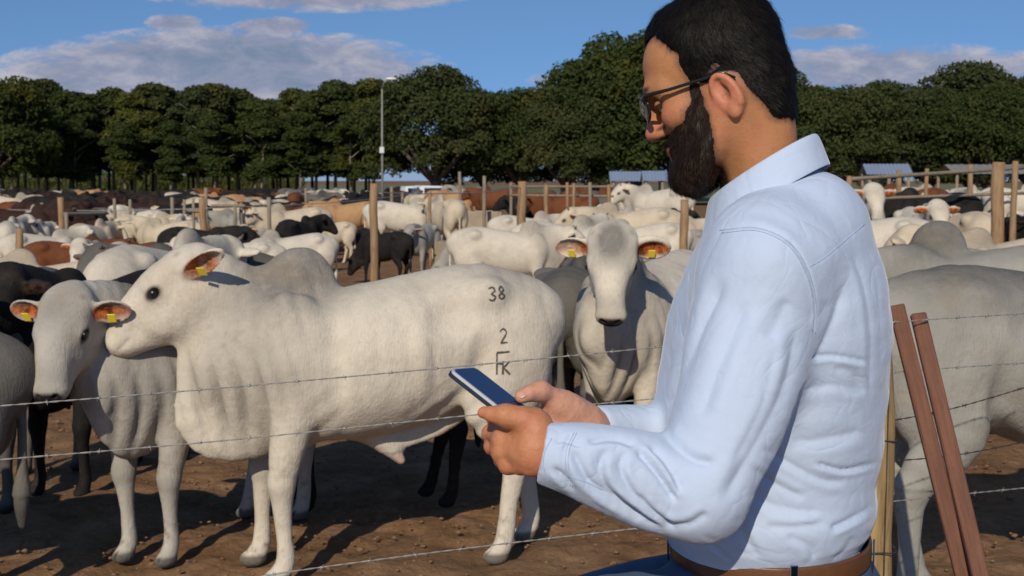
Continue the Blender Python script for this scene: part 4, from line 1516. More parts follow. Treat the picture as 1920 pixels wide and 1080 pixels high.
D0, DP, D1 = 3.05, 3.62, 3.95       # depth of the fence at the left edge, at the big post, at the right edge
barbed([(-60, 766, D0), (420, 727, D0 + .15), (850, 688, D0 + .3), (1240, 650, D0 + .43), (1655, 606, DP), (1990, 584, D1)], 'top barbed wire, crossing the bull\'s shoulder and the brand')
barbed([(-60, 867, D0), (420, 826, D0 + .15), (900, 777, D0 + .3), (1240, 746, D0 + .43), (1655, 700, DP), (1990, 676, D1)], 'second barbed wire, crossing the bull\'s belly line')
barbed([(380, 1100, D0 + .15), (600, 1064, D0 + .2), (1060, 1006, D0 + .35), (1655, 942, DP), (1990, 908, D1)], 'low barbed wire in front of the bull\'s rear hooves', )
barbed([(1655, 792, DP), (1790, 765, DP + .1), (1990, 706, D1)], 'slack barbed wire slanting up to the right of the boards', True)
barbed([(1655, 866, DP), (1800, 852, DP + .1), (1990, 814, D1)], 'barbed wire between the slack one and the low one, right of the boards', True)

# the big post right behind the man
def big_post():
    d = 3.55
    p = at(1668, 556, d)
    r = .053
    H = p[2]
    pts = [(.0 - .004 * i, .006 * sin(i * 2.), z) for i, z in enumerate(np.linspace(-.05, H, 9))]
    mb = MB().tube(pts, [r * random.uniform(.95, 1.08) for _ in pts[:-1]] + [r * .8], 14, jitter=.05)
    root = empty('fence_post', (p[0] - .012, p[1], 0))
    o = mb.build('shaft', M_POSTY, root, True)
    MB().tube([(.0, -.055, z) for z in np.linspace(0.05, H - .1, 12)], .0022, 5).build('tie_wire', M_DARKWIRE, root, True)
    for z in (.28, .62, .95):
        ring = [(r * 1.12 * cos(a) - .018 * z, r * 1.12 * sin(a), z + .004 * sin(3 * a)) for a in np.linspace(0, 2 * pi, 20)]
        MB().tube(ring, .002, 5).build('tie_wire', M_DARKWIRE, root, True)
    return tag(root, 'yellowish fence post rising right behind the man\'s back', 'fence post')


big_post()


def board(px0, y0, px1, y1, dt, db, w_, label):
    a, b = at(px0, y0, dt), at(px1, y1, db)
    # extend to the ground
    v = (b - a) / (a[2] - b[2])
    foot = a + v * a[2]
    L = np.linalg.norm(foot - a)
    ax = (a - foot) / L
    M = rot_to(ax, (0, 1, 0))
    o = MB().box((0, 0, L / 2), (w_, .024, L), None, .004).build('board', M_RED)
    bm_me = o.data
    o.rotation_euler = Matrix(M.tolist()).to_euler()
    o.location = tuple(foot)
    return tag(o, label, 'board', 'red boards leaning on the wires')


board(1680, 572, 1806, 1080, 3.66, 3.52, .046, 'red brown board leaning on the post, the left of the two')
board(1721, 588, 1838, 1080, 3.72, 3.46, .046, 'red brown board leaning on the wires, the right of the two')

# ------------------------------------------------------------------ lamp post, far buildings, trucks
def lamp():
    p = at(717, 338, 58)
    root = empty('lamp_post', (p[0], p[1], 0))
    H = CAM_H + (338 - 168) * 58 / F_PX
    m = simple_mat('lamp_grey', (.24, .24, .20), .6, .1, 4)
    MB().tube([(0, 0, 0), (0, 0, H * .5), (.02, 0, H)], [.055, .048, .036], 10).build('pole', m, root, True)
    MB().tube([(.02, 0, H - .05), (.12, -.1, H + .28), (.42, -.35, H + .42)], .028, 8).build('arm', m, root, True)
    MB().ball((.0, 0, 0), (.28, .14, .07), 12, 8).build('lamp_head', simple_mat('lamp_white', (.75, .75, .74), .4, .03, 3), root, True).location = (.5, -.42, H + .42)
    MB().box((0, -.1, H * .52), (.22, .12, .3), None, .02).build('junction_box', simple_mat('box_white', (.6, .6, .58), .5, .03, 3), root)
    tag(root, 'tall grey lamp post in front of the round dome tree', 'lamp post')


lamp()


def shed(px, top, d, w_, label, roofcol=(.24, .30, .40)):
    p = at(px, 338, d)
    root = empty('open_shed', (p[0], p[1], 0))
    h = CAM_H + (338 - top) * d / F_PX
    rm = simple_mat('roof_sheet', roofcol, .45, .08, 2, metallic=.3)
    mb = MB()
    D = w_ * .7
    for sgn in (-1, 1):
        n_ = 24
        V, F = [], []
        for i in range(n_ + 1):
            x = -w_ / 2 + w_ * i / n_
            zz = .03 * (i % 2)
            V += [(x, 0, h + zz), (x, sgn * D / 2, h - .55 + zz)]
        F = [(2 * i, 2 * i + 1, 2 * i + 3, 2 * i + 2) for i in range(n_)]
        mb.add(V, F)
    mb.build('roof', rm, root)
    for x in (-w_ / 2 + .2, 0, w_ / 2 - .2):
        for y in (-D / 2 + .2, D / 2 - .2):
            MB().tube([(x, y, 0), (x, y, h - .5)], .09, 8).build('pillar', M_POSTG, root, True)
    return tag(root, label, 'shed', 'open cattle sheds')


shed(1178, 322, 70, 2.2, 'small open shed with a blue grey roof left of the man\'s beard')
shed(1240, 321, 68, 2.2, 'open shed roof touching the man\'s beard')
shed(1660, 308, 64, 2.4, 'blue roofed shed above the brown cow at the right')
shed(1850, 309, 72, 5.0, 'long pale shed roof behind the thick right post', (.30, .29, .28))


def truck(px, d, rz, label, s=1.0):
    p = at(px, 338, d)
    root = empty('pickup_truck', (p[0], p[1], 0), rz)
    root.scale = (s, s, s)
    wm = simple_mat('truck_white', (.74, .74, .73), .3, .03, 2)
    gm = simple_mat('truck_glass', (.03, .04, .05), .08, .05, 2)
    tm = simple_mat('truck_tyre', (.02, .02, .02), .8, .1, 10)
    prof = [(-2.5, .5), (-2.5, 1.05), (-.75, 1.08), (-.55, 1.72), (.75, 1.75), (1.25, 1.12), (2.35, 1.0), (2.5, .85), (2.5, .5)]
    n_ = len(prof)
    V, F = [], []
    for y, ins in ((-.88, 0), (.88, 0)):
        V += [(x, y * (.86 if z > 1.3 else 1), z) for x, z in prof]
    F.append(tuple(range(n_))); F.append(tuple(range(2 * n_ - 1, n_ - 1, -1)))
    for i in range(n_):
        j = (i + 1) % n_
        F.append((i, i + n_, j + n_, j))
    m = MB(); m.add(V, F); m.build('body', wm, root)
    for y in (-1, 1):
        MB().box((.08, y * .835, 1.40), (1.05, .02, .42), None, .005).build('side_window', gm, root)
        for x in (-1.55, 1.55):
            q = MB().tube([(0, -.11, 0), (0, .11, 0)], .37, 18).build('wheel', tm, root, False)
            q.location = (x, y * .84, .37)
            MB().tube([(0, -.12, 0), (0, .12, 0)], .2, 12).build('rim', wm, q, False)
        MB().box((2.47, y * .62, .88), (.06, .36, .16), None, .02).build('headlight', simple_mat('lamp_lens', (.8, .8, .75), .1, .02, 2), root)
    MB().box((1.02, 0, 1.42), (.02, 1.4, .42), np.array(Matrix.Rotation(-.68, 3, 'Y')), .005).build('windscreen', gm, root)
    return tag(root, label, 'pickup truck', 'white pickup trucks under the trees')


truck(806, 62, 3.5, 'white pickup truck parked under the dome tree, the right of the two', .82)
truck(772, 66, .3, 'white pickup truck parked behind the other, just right of the lamp post', .8)

# ------------------------------------------------------------------ the man
def skin_mat():
    m, t = new_mat('skin')
    at_ = t.n('ShaderNodeAttribute', attribute_name='Col')
    sp = t.n('ShaderNodeSeparateColor', {0: at_.outputs[0]})
    tc_ = t.n('ShaderNodeTexCoord')
    n1 = t.n('ShaderNodeTexNoise', {'Vector': tc_.outputs['Object'], 'Scale': 26.0, 'Detail': 4.0})
    n2 = t.n('ShaderNodeTexNoise', {'Vector': tc_.outputs['Object'], 'Scale': 420.0, 'Detail': 3.0})
    n3 = t.n('ShaderNodeTexVoronoi', {'Vector': tc_.outputs['Object'], 'Scale': 700.0})
    c = t.mix(n1.outputs[0], (.39, .168, .066), (.50, .235, .104))
    n7 = t.n('ShaderNodeTexNoise', {'Vector': tc_.outputs['Object'], 'Scale': 11.0, 'Detail': 3.0})
    c = t.mix(t.math('MULTIPLY', t.smooth(n7.outputs[0], .45, .65), .35), c, (.50, .155, .085))
    c = t.mix(t.math('MULTIPLY', t.smooth(n2.outputs[0], .58, .72), .3), c, (.25, .10, .05))
    c = t.mix(sp.outputs[0], c, (.54, .175, .115))          # redder: ear, nose, knuckles
    c = t.mix(sp.outputs[1], c, (.030, .022, .018))         # stubble, hairline, brows, painted shade of the ear hollow
    c = t.mix(sp.outputs[2], c, (.60, .34, .25))            # pale palm
    n5 = t.n('ShaderNodeTexNoise', {'Vector': tc_.outputs['Object'], 'Scale': 95.0, 'Detail': 4.0, 'Distortion': 1.0})
    h = t.math('ADD', t.math('MULTIPLY', n2.outputs[0], .6), t.math('MULTIPLY', n3.outputs[0], .35))
    h = t.math('ADD', h, t.math('MULTIPLY', n5.outputs[0], 1.3))
    c = t.mix(t.math('MULTIPLY', t.smooth(n5.outputs[0], .5, .75), .28), c, (.30, .12, .06))
    finish(t, c, t.math('ADD', .48, t.math('MULTIPLY', n1.outputs[0], .14)), h, .45, .0014,
           Subsurface_Weight=.05, Subsurface_Radius=(.9, .35, .2), Subsurface_Scale=.006, Specular_IOR_Level=.4)
    return m


def shirt_mat():
    m, t = new_mat('shirt_cotton')
    tc_ = t.n('ShaderNodeTexCoord')
    ob = tc_.outputs['Object']
    n1 = t.n('ShaderNodeTexNoise', {'Vector': ob, 'Scale': 9.0, 'Detail': 3.0})
    n2 = t.n('ShaderNodeTexNoise', {'Vector': ob, 'Scale': 34.0, 'Detail': 5.0, 'Roughness': .55, 'Distortion': .8})
    mp = t.n('ShaderNodeMapping', {'Vector': ob, 'Scale': (1500, 1500, 1500)})
    n3 = t.n('ShaderNodeTexNoise', {'Vector': mp.outputs[0], 'Scale': 1.0, 'Detail': 1.0})
    c = t.mix(n1.outputs[0], (.425, .512, .665), (.46, .545, .69))
    c = t.mix(t.math('MULTIPLY', n3.outputs[0], .25), c, (.56, .63, .76))
    n4 = t.n('ShaderNodeTexNoise', {'Vector': ob, 'Scale': 6.5, 'Detail': 2.5, 'Roughness': .5, 'Distortion': 1.4})
    rdg = t.math('POWER', t.math('SUBTRACT', 1.0, t.math('ABSOLUTE', t.math('SUBTRACT', t.math('MULTIPLY', n4.outputs[0], 2.0), 1.0))), 7.0)
    h = t.math('ADD', t.math('MULTIPLY', n2.outputs[0], .8), t.math('MULTIPLY', n3.outputs[0], .04))
    h = t.math('SUBTRACT', h, t.math('MULTIPLY', rdg, .55))
    finish(t, c, .78, h, .30, .006, Sheen_Weight=.25, Sheen_Roughness=.4, Specular_IOR_Level=.2)
    return m


def denim_mat():
    m, t = new_mat('denim')
    tc_ = t.n('ShaderNodeTexCoord')
    n1 = t.n('ShaderNodeTexNoise', {'Vector': tc_.outputs['Object'], 'Scale': 8.0, 'Detail': 5.0})
    wv = t.n('ShaderNodeTexWave', {'Vector': tc_.outputs['Object'], 'Scale': 260.0, 'Distortion': 1.0}, bands_direction='DIAGONAL')
    c = t.mix(n1.outputs[0], (.022, .045, .095), (.07, .115, .19))
    c = t.mix(t.math('MULTIPLY', wv.outputs[0], .3), c, (.10, .15, .23))
    finish(t, c, .85, n1.outputs[0], .4, .01)
    return m


M_SKIN, M_SHIRT, M_DENIM = skin_mat(), shirt_mat(), denim_mat()
M_HAIR = simple_mat('hair_black', (.0062, .0050, .0042), .62, .3, 90, bump=.2, bd=.002, Specular_IOR_Level=.1)


def hair_mat(name, a, b, spec):
    m, t = new_mat(name)
    ge = t.n('ShaderNodeNewGeometry')
    r = t.math('POWER', ge.outputs['Random Per Island'], 2.2)
    finish(t, t.mix(r, a, b), .55, Specular_IOR_Level=spec)
    return m


M_HSTR = hair_mat('hair_strands', (.0038, .003, .0025), (.017, .012, .009), .2)
M_BSTR = hair_mat('beard_strands', (.007, .0045, .003), (.060, .032, .020), .25)
M_BEARD = simple_mat('beard_dark', (.016, .0092, .0062), .6, .45, 60, bump=.2, bd=.002, Specular_IOR_Level=.12)
M_BELT = simple_mat('belt_leather', (.12, .048, .018), .42, .2, 60, bump=.2)
M_BLACKP = simple_mat('black_plastic', (.012, .012, .013), .25, .05, 20, bump=0)
M_BUTTON = simple_mat('button_pearl', (.75, .76, .80), .3, .05, 50, bump=0)
M_GOLD = simple_mat('bead_wood', (.30, .15, .06), .4, .2, 50, bump=0)

PSI = R(20)
FV = np.array([-cos(PSI), sin(PSI), 0.0])          # the way he faces
LV = np.array([-sin(PSI), -cos(PSI), 0.0])         # his left, toward the camera
UZ = np.array([0, 0, 1.0])
BASIS = np.stack([FV, LV, UZ], 1)                  # local (forward, left, up) -> world
PEL = at(1440, 1045, 1.86)


def tw(f, l, u):
    return PEL + BASIS @ np.array([f, l, u])


man = empty('person', (float(PEL[0]), float(PEL[1]), 0))
MO = np.array([PEL[0], PEL[1], 0.0])


def man_part(name, V, F, mat, smooth=True, col=None, parent=None):
    o = mesh_obj(name, np.asarray(V) - MO, F, mat, parent or man, smooth, col)
    return o


# ---- head -------------------------------------------------------------------
HP = R(21)
HM_ = BASIS @ np.array(Matrix.Rotation(HP, 3, 'Y'))    # local x forward, y left, z up, nodding down
HC = at(1348, 160, 1.815)                               # between the ears
HS = .965


def h2w(p):
    return HC + (np.asarray(p) * HS) @ HM_.T


def build_head():
    H = Clay()
    H.ell((-.010, 0, .045), (.100, .077, .088), k=.02)
    H.ell((.042, 0, .045), (.058, .064, .062), k=.03)
    H.ell((.040, 0, -.030), (.060, .060, .078), k=.03)
    H.ell((-.035, 0, -.015), (.070, .062, .060), k=.03)
    for y in (-1, 1):
        H.ell((.058, y * .046, -.022), (.032, .020, .022), k=.02)
        H.chain([(-.005, y * .060, -.040), (.025, y * .052, -.082), (.075, y * .022, -.108)], [.020, .020, .020], k=.03, n=4)
        H.chain([(.070, y * .050, .020), (.094, y * .034, .028), (.103, y * .012, .020)], [.012, .011, .010], k=.018)
        H.ell((.107, y * .0135, -.036), (.013, .009, .009), k=.010)
        H.ell((.101, y * .031, -.002), (.017, .018, .013), k=.014, op=-1)
        H.ell((.0870, y * .031, .002), (.0115, .015, .009), k=.004)
    H.ell((.084, 0, -.106), (.022, .026, .020), k=.02)
    H.chain([(.100, 0, .024), (.108, 0, .006), (.115, 0, -.014), (.121, 0, -.030)], [.008, .0085, .010, .011], k=.014, n=4)
    H.ell((.119, 0, -.033), (.012, .012, .009), k=.010)
    H.chain([(.086, -.024, -.068), (.104, 0, -.066), (.086, .024, -.068)], [.005, .008, .005], k=.008, n=4)
    H.chain([(.084, -.022, -.078), (.101, 0, -.080), (.084, .022, -.078)], [.005, .009, .005], k=.008, n=4)
    for y in (-1, 1):
        # ear: shell, hollow, rim, lobe
        yy = y * .0765
        Me = np.array(Matrix.Rotation(y * R(-18), 3, 'Z') @ Matrix.Rotation(R(14), 3, 'Y'))
        ec = np.array([-.020, y * .0785, -.027])
        H.ell(ec, (.0175, .0085, .031), Me, k=.006)
        H.ell(ec + np.array([.002, y * .0085, .004]), (.0115, .0100, .020), Me, k=.003, op=-1)
        rim = []
        for a in np.linspace(R(-35), R(235), 12):
            rim.append(ec + Me @ np.array([cos(a) * .017, y * (.0055 + .003 * sin(a)), sin(a) * .029 + .001]))
        H.chain(rim, .0046, k=.004, n=2)
        anti = [ec + Me @ np.array(q) for q in ((-.006, y * .005, .018), (-.010, y * .0055, .004), (-.006, y * .005, -.012), (.004, y * .004, -.017))]
        H.chain(anti, .0034, k=.005, n=3)
        H.ell(ec + Me @ np.array([.006, y * .004, -.027]), (.0095, .0055, .011), Me, k=.006)
        H.ell(ec + Me @ np.array([.013, y * .004, -.004]), (.005, .004, .007), Me, k=.005)
        H.ell(ec + Me @ np.array([.004, y * .002, -.003]), (.0055, .010, .0065), Me, k=.003, op=-1)
    H.xform(HM_, HC, HS)
    # neck down into the shirt
    nb = tw(.016, 0, .53)
    H.chain([h2w((-.030, 0, -.02)), h2w((-.036, 0, -.070)), (h2w((-.036, 0, -.09)) + nb) / 2, nb], [(.058, .060), (.054, .054), (.053, .052), (.057, .052)], side=LV, k=.035, n=4)
    for y in (-1, 1):
        H.chain([h2w((-.03, y * .062, -.04)), tw(.02, y * .03, .56), tw(.035, y * .018, .52)], [.012, .013, .012], side=LV, k=.02, n=3)
    H.chain([nb - UZ * .05, tw(.0, 0, .3), tw(0, 0, .08)], [(.07, .05), (.13, .085), (.12, .09)], side=LV, k=.05)
    V, F = H.mesh(.0026)
    V = relax(V, F, 1, .4)
    L = (V - HC) @ HM_ / HS
    return V, F, L


HV, HF, HL = build_head()


def poly_sd(P, poly):
    """signed distance to a polygon, positive inside"""
    poly = np.asarray(poly, float)
    n = len(poly)
    dmin = np.full(len(P), 1e9); ins = np.zeros(len(P), bool)
    for i in range(n):
        a, b = poly[i], poly[(i + 1) % n]
        e = b - a
        t = np.clip(((P - a) @ e) / (e @ e), 0, 1)
        dmin = np.minimum(dmin, np.linalg.norm(P - a - t[:, None] * e, axis=1))
        c = ((a[1] > P[:, 1]) != (b[1] > P[:, 1]))
        xi = (b[0] - a[0]) * (P[:, 1] - a[1]) / (b[1] - a[1] + 1e-12) + a[0]
        ins ^= c & (P[:, 0] < xi)
    return np.where(ins, dmin, -dmin)


# outlines in the side view of the head (forward, up)
HAIR_P = [(.092, .112), (.080, .100), (.056, .104), (.050, .082), (.034, .060), (.032, .040), (.028, .012), (.004, .0), (-.002, .0), (-.012, .006), (-.028, .006), (-.042, -.004),
          (-.048, -.026), (-.056, -.058), (-.068, -.080), (-.085, -.092), (-.15, -.082), (-.17, .05), (-.1, .2), (.06, .2), (.12, .13)]
BEARD_P = [(.028, .030), (.032, .008), (.042, -.014), (.058, -.032), (.078, -.044), (.098, -.044), (.14, -.050), (.15, -.15), (.03, -.16), (.034, -.120), (.026, -.088), (.018, -.050), (.013, -.010), (.010, .028)]
SKIN_MOUTH = [(.09, -.063), (.13, -.060), (.13, -.086), (.09, -.083)]


def head_parts():
    N = normals(HV, HF)
    NLo = N @ HM_
    near = (np.linalg.norm(HL, axis=1) < .2) & (HL[:, 2] > -.15)
    earm = (np.abs(HL[:, 1]) > .0782) & (HL[:, 0] < .006) & (HL[:, 0] > -.05) & (np.abs(HL[:, 2] + .028) < .044)
    sdh = poly_sd(HL[:, [0, 2]], HAIR_P) + .003 * wnoise(HL, 160, 3, 2)
    sdb = poly_sd(HL[:, [0, 2]], BEARD_P) + .004 * wnoise(HL, 120, 4, 2)
    front = (HL[:, 0] > .078) & (HL[:, 2] > -.05)
    sdb = np.where(front & (np.abs(HL[:, 1]) < .006), -.01, sdb)
    mouth = poly_sd(HL[:, [0, 2]], SKIN_MOUTH)
    sdb = np.where((mouth > 0) & (np.abs(HL[:, 1]) < .022), -.002, sdb)
    # paint of the skin itself, with shade painted into the ear hollows
    col = np.zeros((len(HV), 3))
    ec = (-.022, .080, .004)
    col[:, 0] = np.maximum(.55 * blob(HL, (-.020, .08, -.027), (.035, .03, .05), .5), .55 * blob(HL, (-.020, -.08, -.027), (.035, .03, .05), .5))
    col[:, 0] = np.maximum(col[:, 0], .6 * blob(HL, (.12, 0, -.03), (.035, .03, .03), .8))
    col[:, 0] = np.maximum(col[:, 0], .35 * blob(HL, (.07, .06, -.02), (.05, .03, .035), .8))
    col[:, 0] = np.maximum(col[:, 0], .8 * blob(HL, (.10, 0, -.073), (.02, .028, .015), .5))
    st = np.clip((sdh + .012) / .018, 0, 1) * near * ~earm
    sb = np.clip((sdb + .007) / .014, 0, 1) * near * ~earm
    col[:, 0] = np.maximum(col[:, 0], .0)
    conch_shade = blob(HL, (-.019, .084, -.024), (.011, .012, .018), .6) + blob(HL, (-.019, -.084, -.024), (.011, .012, .018), .6)  # ear hollows: their shade is painted in with the dark mask
    sb = sb * (1 - .45 * np.clip((HL[:, 2] + .05) / .05, 0, 1))
    col[:, 1] = np.maximum(np.maximum(st, sb) * .85, .35 * np.clip(conch_shade, 0, 1))
    brow = blob(np.abs(HL * [1, 1, 1]), (.098, .033, .030), (.022, .026, .007), .5)
    col[:, 1] = np.maximum(col[:, 1], brow * .9)
    shells = {}
    global SDH, SDB, NEARM
    SDH, SDB, NEARM = sdh, sdb, near & ~earm
    for nm, sd, th in (('hair', sdh, None), ('beard', sdb, None)):
        m = (sd > (-.001 if nm == 'hair' else -.001 + .0035 * np.clip((HL[:, 2] + .045) / .03, 0, 1))) & near & ~earm
        if nm == 'hair':
            top = np.clip((HL[:, 2] - .02) / .10, 0, 1)
            frontq = np.clip((HL[:, 0] - .02) / .06, 0, 1) * top
            t_ = np.clip(sd / .020, 0, 1) ** .6 * (.0030 + .0125 * top + .006 * frontq)
            t_ = t_ + (.0012 * wnoise(HL, 220, 6, 2) + .0018 * wnoise(HL, 70, 7, 2)) * np.clip(sd / .01, 0, 1)
        else:
            low = np.clip((-.01 - HL[:, 2]) / .08, 0, 1)
            fr = np.clip((HL[:, 0] - .02) / .06, 0, 1)
            t_ = np.clip(sd / .018, 0, 1) ** .8 * (.0016 + .009 * low + .001 * low * fr)
            t_ = np.where(HL[:, 2] > -.062, np.minimum(t_, .006 + .010 * np.clip((.09 - HL[:, 0]) / .03, 0, 1)), t_)
            t_ = t_ + (.0015 * wnoise(HL, 240, 8, 2) + .0015 * wnoise(HL, 90, 9, 2)) * np.clip(sd / .01, 0, 1)
        fm = m[HF].all(1)
        Fs = HF[fm]
        used = np.unique(Fs)
        remap = np.full(len(HV), -1); remap[used] = np.arange(len(used))
        dirn = NLo[used].copy()
        Vs = HL[used] + dirn * (t_[used] + .0006)[:, None]
        if nm == 'beard':
            lowq = np.clip((-.075 - Vs[:, 2]) / .03, 0, 1) * np.clip((Vs[:, 0] - .0) / .05, 0, 1)
            Vs[:, 2] -= .006 * lowq
            Vs[:, 0] += .004 * lowq
        Fs = remap[Fs]
        Vs = relax(Vs, Fs, 1, .3)
        shells[nm] = (Vs, Fs, sd[used], dirn)
    return col, shells


HCOL, SHELLS = head_parts()


def strands(shell, n, seg_len, width, comb, seed, mat, name, lift=.35, parent=None, min_sd=.001):
    Vs, Fs, sd, dr = shell
    g_ = np.random.default_rng(seed)
    a = Vs[Fs[:, 0]]; b = Vs[Fs[:, 1]]; c = Vs[Fs[:, 2]]; d = Vs[Fs[:, 3]]
    area = np.linalg.norm(np.cross(c - a, d - b), axis=1)
    k = g_.choice(len(Fs), n, p=area / area.sum())
    u, v = g_.random((2, n))
    P = (a[k] * (1 - u)[:, None] + b[k] * u[:, None]) * (1 - v)[:, None] + (d[k] * (1 - u)[:, None] + c[k] * u[:, None]) * v[:, None]
    Nn = np.cross(c[k] - a[k], d[k] - b[k]); Nn /= np.linalg.norm(Nn, axis=1)[:, None] + 1e-12
    T_ = comb(P)
    T_ = T_ - Nn * (T_ * Nn).sum(1)[:, None]
    T_ = T_ / (np.linalg.norm(T_, axis=1)[:, None] + 1e-9)
    T_ = T_ + g_.standard_normal((n, 3)) * .22
    Ls = seg_len * g_.uniform(.5, 1.2, n)
    sdk = sd[Fs[k, 0]]
    Ls = Ls * np.clip(.35 + sdk / .02, .35, 1)
    W_ = np.cross(T_, Nn); W_ /= np.linalg.norm(W_, axis=1)[:, None] + 1e-9
    pts = []
    P = P - Nn * .001
    for i, t in enumerate((0, .33, .66, 1.0)):
        q = P + T_ * (Ls * t)[:, None] + Nn * (Ls * (lift * t - lift * .75 * t * t))[:, None]
        w_ = width * (1, .9, .65, .08)[i]
        pts += [q - W_ * w_, q + W_ * w_]
    V = np.stack(pts, 1).reshape(-1, 3)
    base = np.arange(n)[:, None, None] * 8
    F = (base + np.array([[0, 1, 3, 2], [2, 3, 5, 4], [4, 5, 7, 6]])[None]).reshape(-1, 4)
    return V, F


def comb_hair(P):
    # from the crown outwards: forward on top, down at the sides and back
    c = np.array([-.06, 0, .12])
    d = P - c
    d[:, 0] += .02
    t = np.stack([d[:, 0] * .8, d[:, 1] * .7, -np.abs(P[:, 1]) * 1.2 - .03 * (P[:, 0] < 0)], 1)
    side = np.clip((.10 - P[:, 2]) / .06, 0, 1)[:, None]
    return t * (1 - side) + np.array([-.35, 0, -.9]) * .1 * side


def comb_beard(P):
    return np.tile(np.array([.30, 0, -.95]), (len(P), 1))


def build_head_objects():
    # hands are joined into the same body mesh further down
    for nm, mat, comb, n, ln, wd in (('hair', M_HAIR, comb_hair, 26000, .013, .0003), ('beard', M_BEARD, comb_beard, 15000, .012, .0003)):
        Vs, Fs, sd, dr = SHELLS[nm]
        V2, F2 = strands(SHELLS[nm], n, ln, wd, comb, 5 if nm == 'hair' else 6, mat, nm, .5 if nm == 'hair' else .45)
        # stray hairs on the skin just outside the edge, so that it fades
        sdm = {'hair': SDH, 'beard': SDB}[nm]
        fm = ((sdm > -.009) & (sdm < .004) & NEARM)[HF].all(1)
        Fe = HF[fm]
        g_ = np.random.default_rng(11)
        keep = g_.random(len(Fe)) < np.exp(np.clip(sdm[Fe[:, 0]], -1, 0) / .0035)
        Fe = Fe[keep]
        V3, F3 = strands((HL, Fe, np.full(len(HL), .002), None), 3800 if nm == 'hair' else 3200, ln * .75, wd * .85, comb, 9, mat, nm, .15)
        V = np.vstack([Vs, V2, V3]); F = np.vstack([Fs, F2 + len(Vs), F3 + len(Vs) + len(V2)])
        o = man_part(nm, h2w(V), F, mat)
        o.data.materials.append(M_HSTR if nm == 'hair' else M_BSTR)
        mi = np.zeros(len(o.data.polygons), dtype=np.int32); mi[len(Fs):] = 1
        o.data.polygons.foreach_set('material_index', mi)
    # eyes
    for y in (-1, 1):
        m = MB().ball((0, 0, 0), .0118 * HS, 16, 12)
        V = np.array(m.V) + h2w((.0825, y * .031, -.003))
        o = man_part('eye', V, m.F, simple_mat('eye_white', (.7, .68, .64), .15, .03, 50, bump=0))
        m = MB().ball((0, 0, 0), 1, 12, 8)
        V = (np.array(m.V) * [.0025, .0055, .0055]) * HS
        ir = man_part('iris', V @ HM_.T + h2w((.0930, y * .031, -.005)), m.F, M_EYE)
        ir.parent = o
    # glasses: two rims, bridge, temples, lenses
    gl = None
    mb = MB()
    gx, gz = .119, .006
    for y in (-1, 1):
        ring = []
        for a in np.linspace(0, 2 * pi, 25):
            ca, sa = cos(a), sin(a)
            ring.append(h2w((gx - .006 * abs(ca) * (1 if ca * y > 0 else 0) - .012 * (abs(y * .034 + .027 * ca) / .06) ** 2, y * .034 + .0265 * ca, gz + .0195 * sa * (1 if sa > 0 else 1.12))))
        mb.tube(ring, .0022, 7, cap=False)
    mb.tube([h2w((gx, -.009, gz + .006)), h2w((gx + .003, 0, gz + .009)), h2w((gx, .009, gz + .006))], .0021, 7)
    for y in (-1, 1):
        mb.tube([h2w((gx - .012, y * .060, gz + .010)), h2w((gx - .022, y * .0715, gz + .012)), h2w((.06, y * .0775, gz + .006)), h2w((.0, y * .0805, .006)), h2w((-.020, y * .083, .007)), h2w((-.038, y * .081, -.010))],
                [.0032, .0032, .0026, .0024, .0022, .0020], 8)
    gl = man_part('glasses', mb.V, mb.F, M_BLACKP)
    lm, t = new_mat('lens_tinted')
    g1 = t.n('ShaderNodeBsdfPrincipled', {'Base Color': (.02, .025, .03, 1), 'Roughness': .05, 'Transmission Weight': .0, 'IOR': 1.45})
    t.n('ShaderNodeOutputMaterial', {'Surface': g1.outputs[0]})
    for y in (-1, 1):
        m = MB()
        V = [h2w((gx, y * .034, gz))]
        for a in np.linspace(0, 2 * pi, 25)[:-1]:
            ca, sa = cos(a), sin(a)
            V.append(h2w((gx - .006 * abs(ca) * (1 if ca * y > 0 else 0) - .012 * (abs(y * .034 + .027 * ca) / .06) ** 2, y * .034 + .0255 * ca, gz + .0188 * sa * (1 if sa > 0 else 1.12))))
        F = [(0, i + 1, (i + 1) % 24 + 1) for i in range(24)]
        n0 = len(V)
        V2 = [v + HM_[:, 0] * .0016 for v in V]
        man_part('lens', V + V2, F + [tuple(j + n0 for j in f[::-1]) for f in F], lm, True, None).parent = man
    for o in list(bpy.data.objects):
        if o.name.startswith('lens'):
            o.parent = gl


build_head_objects()


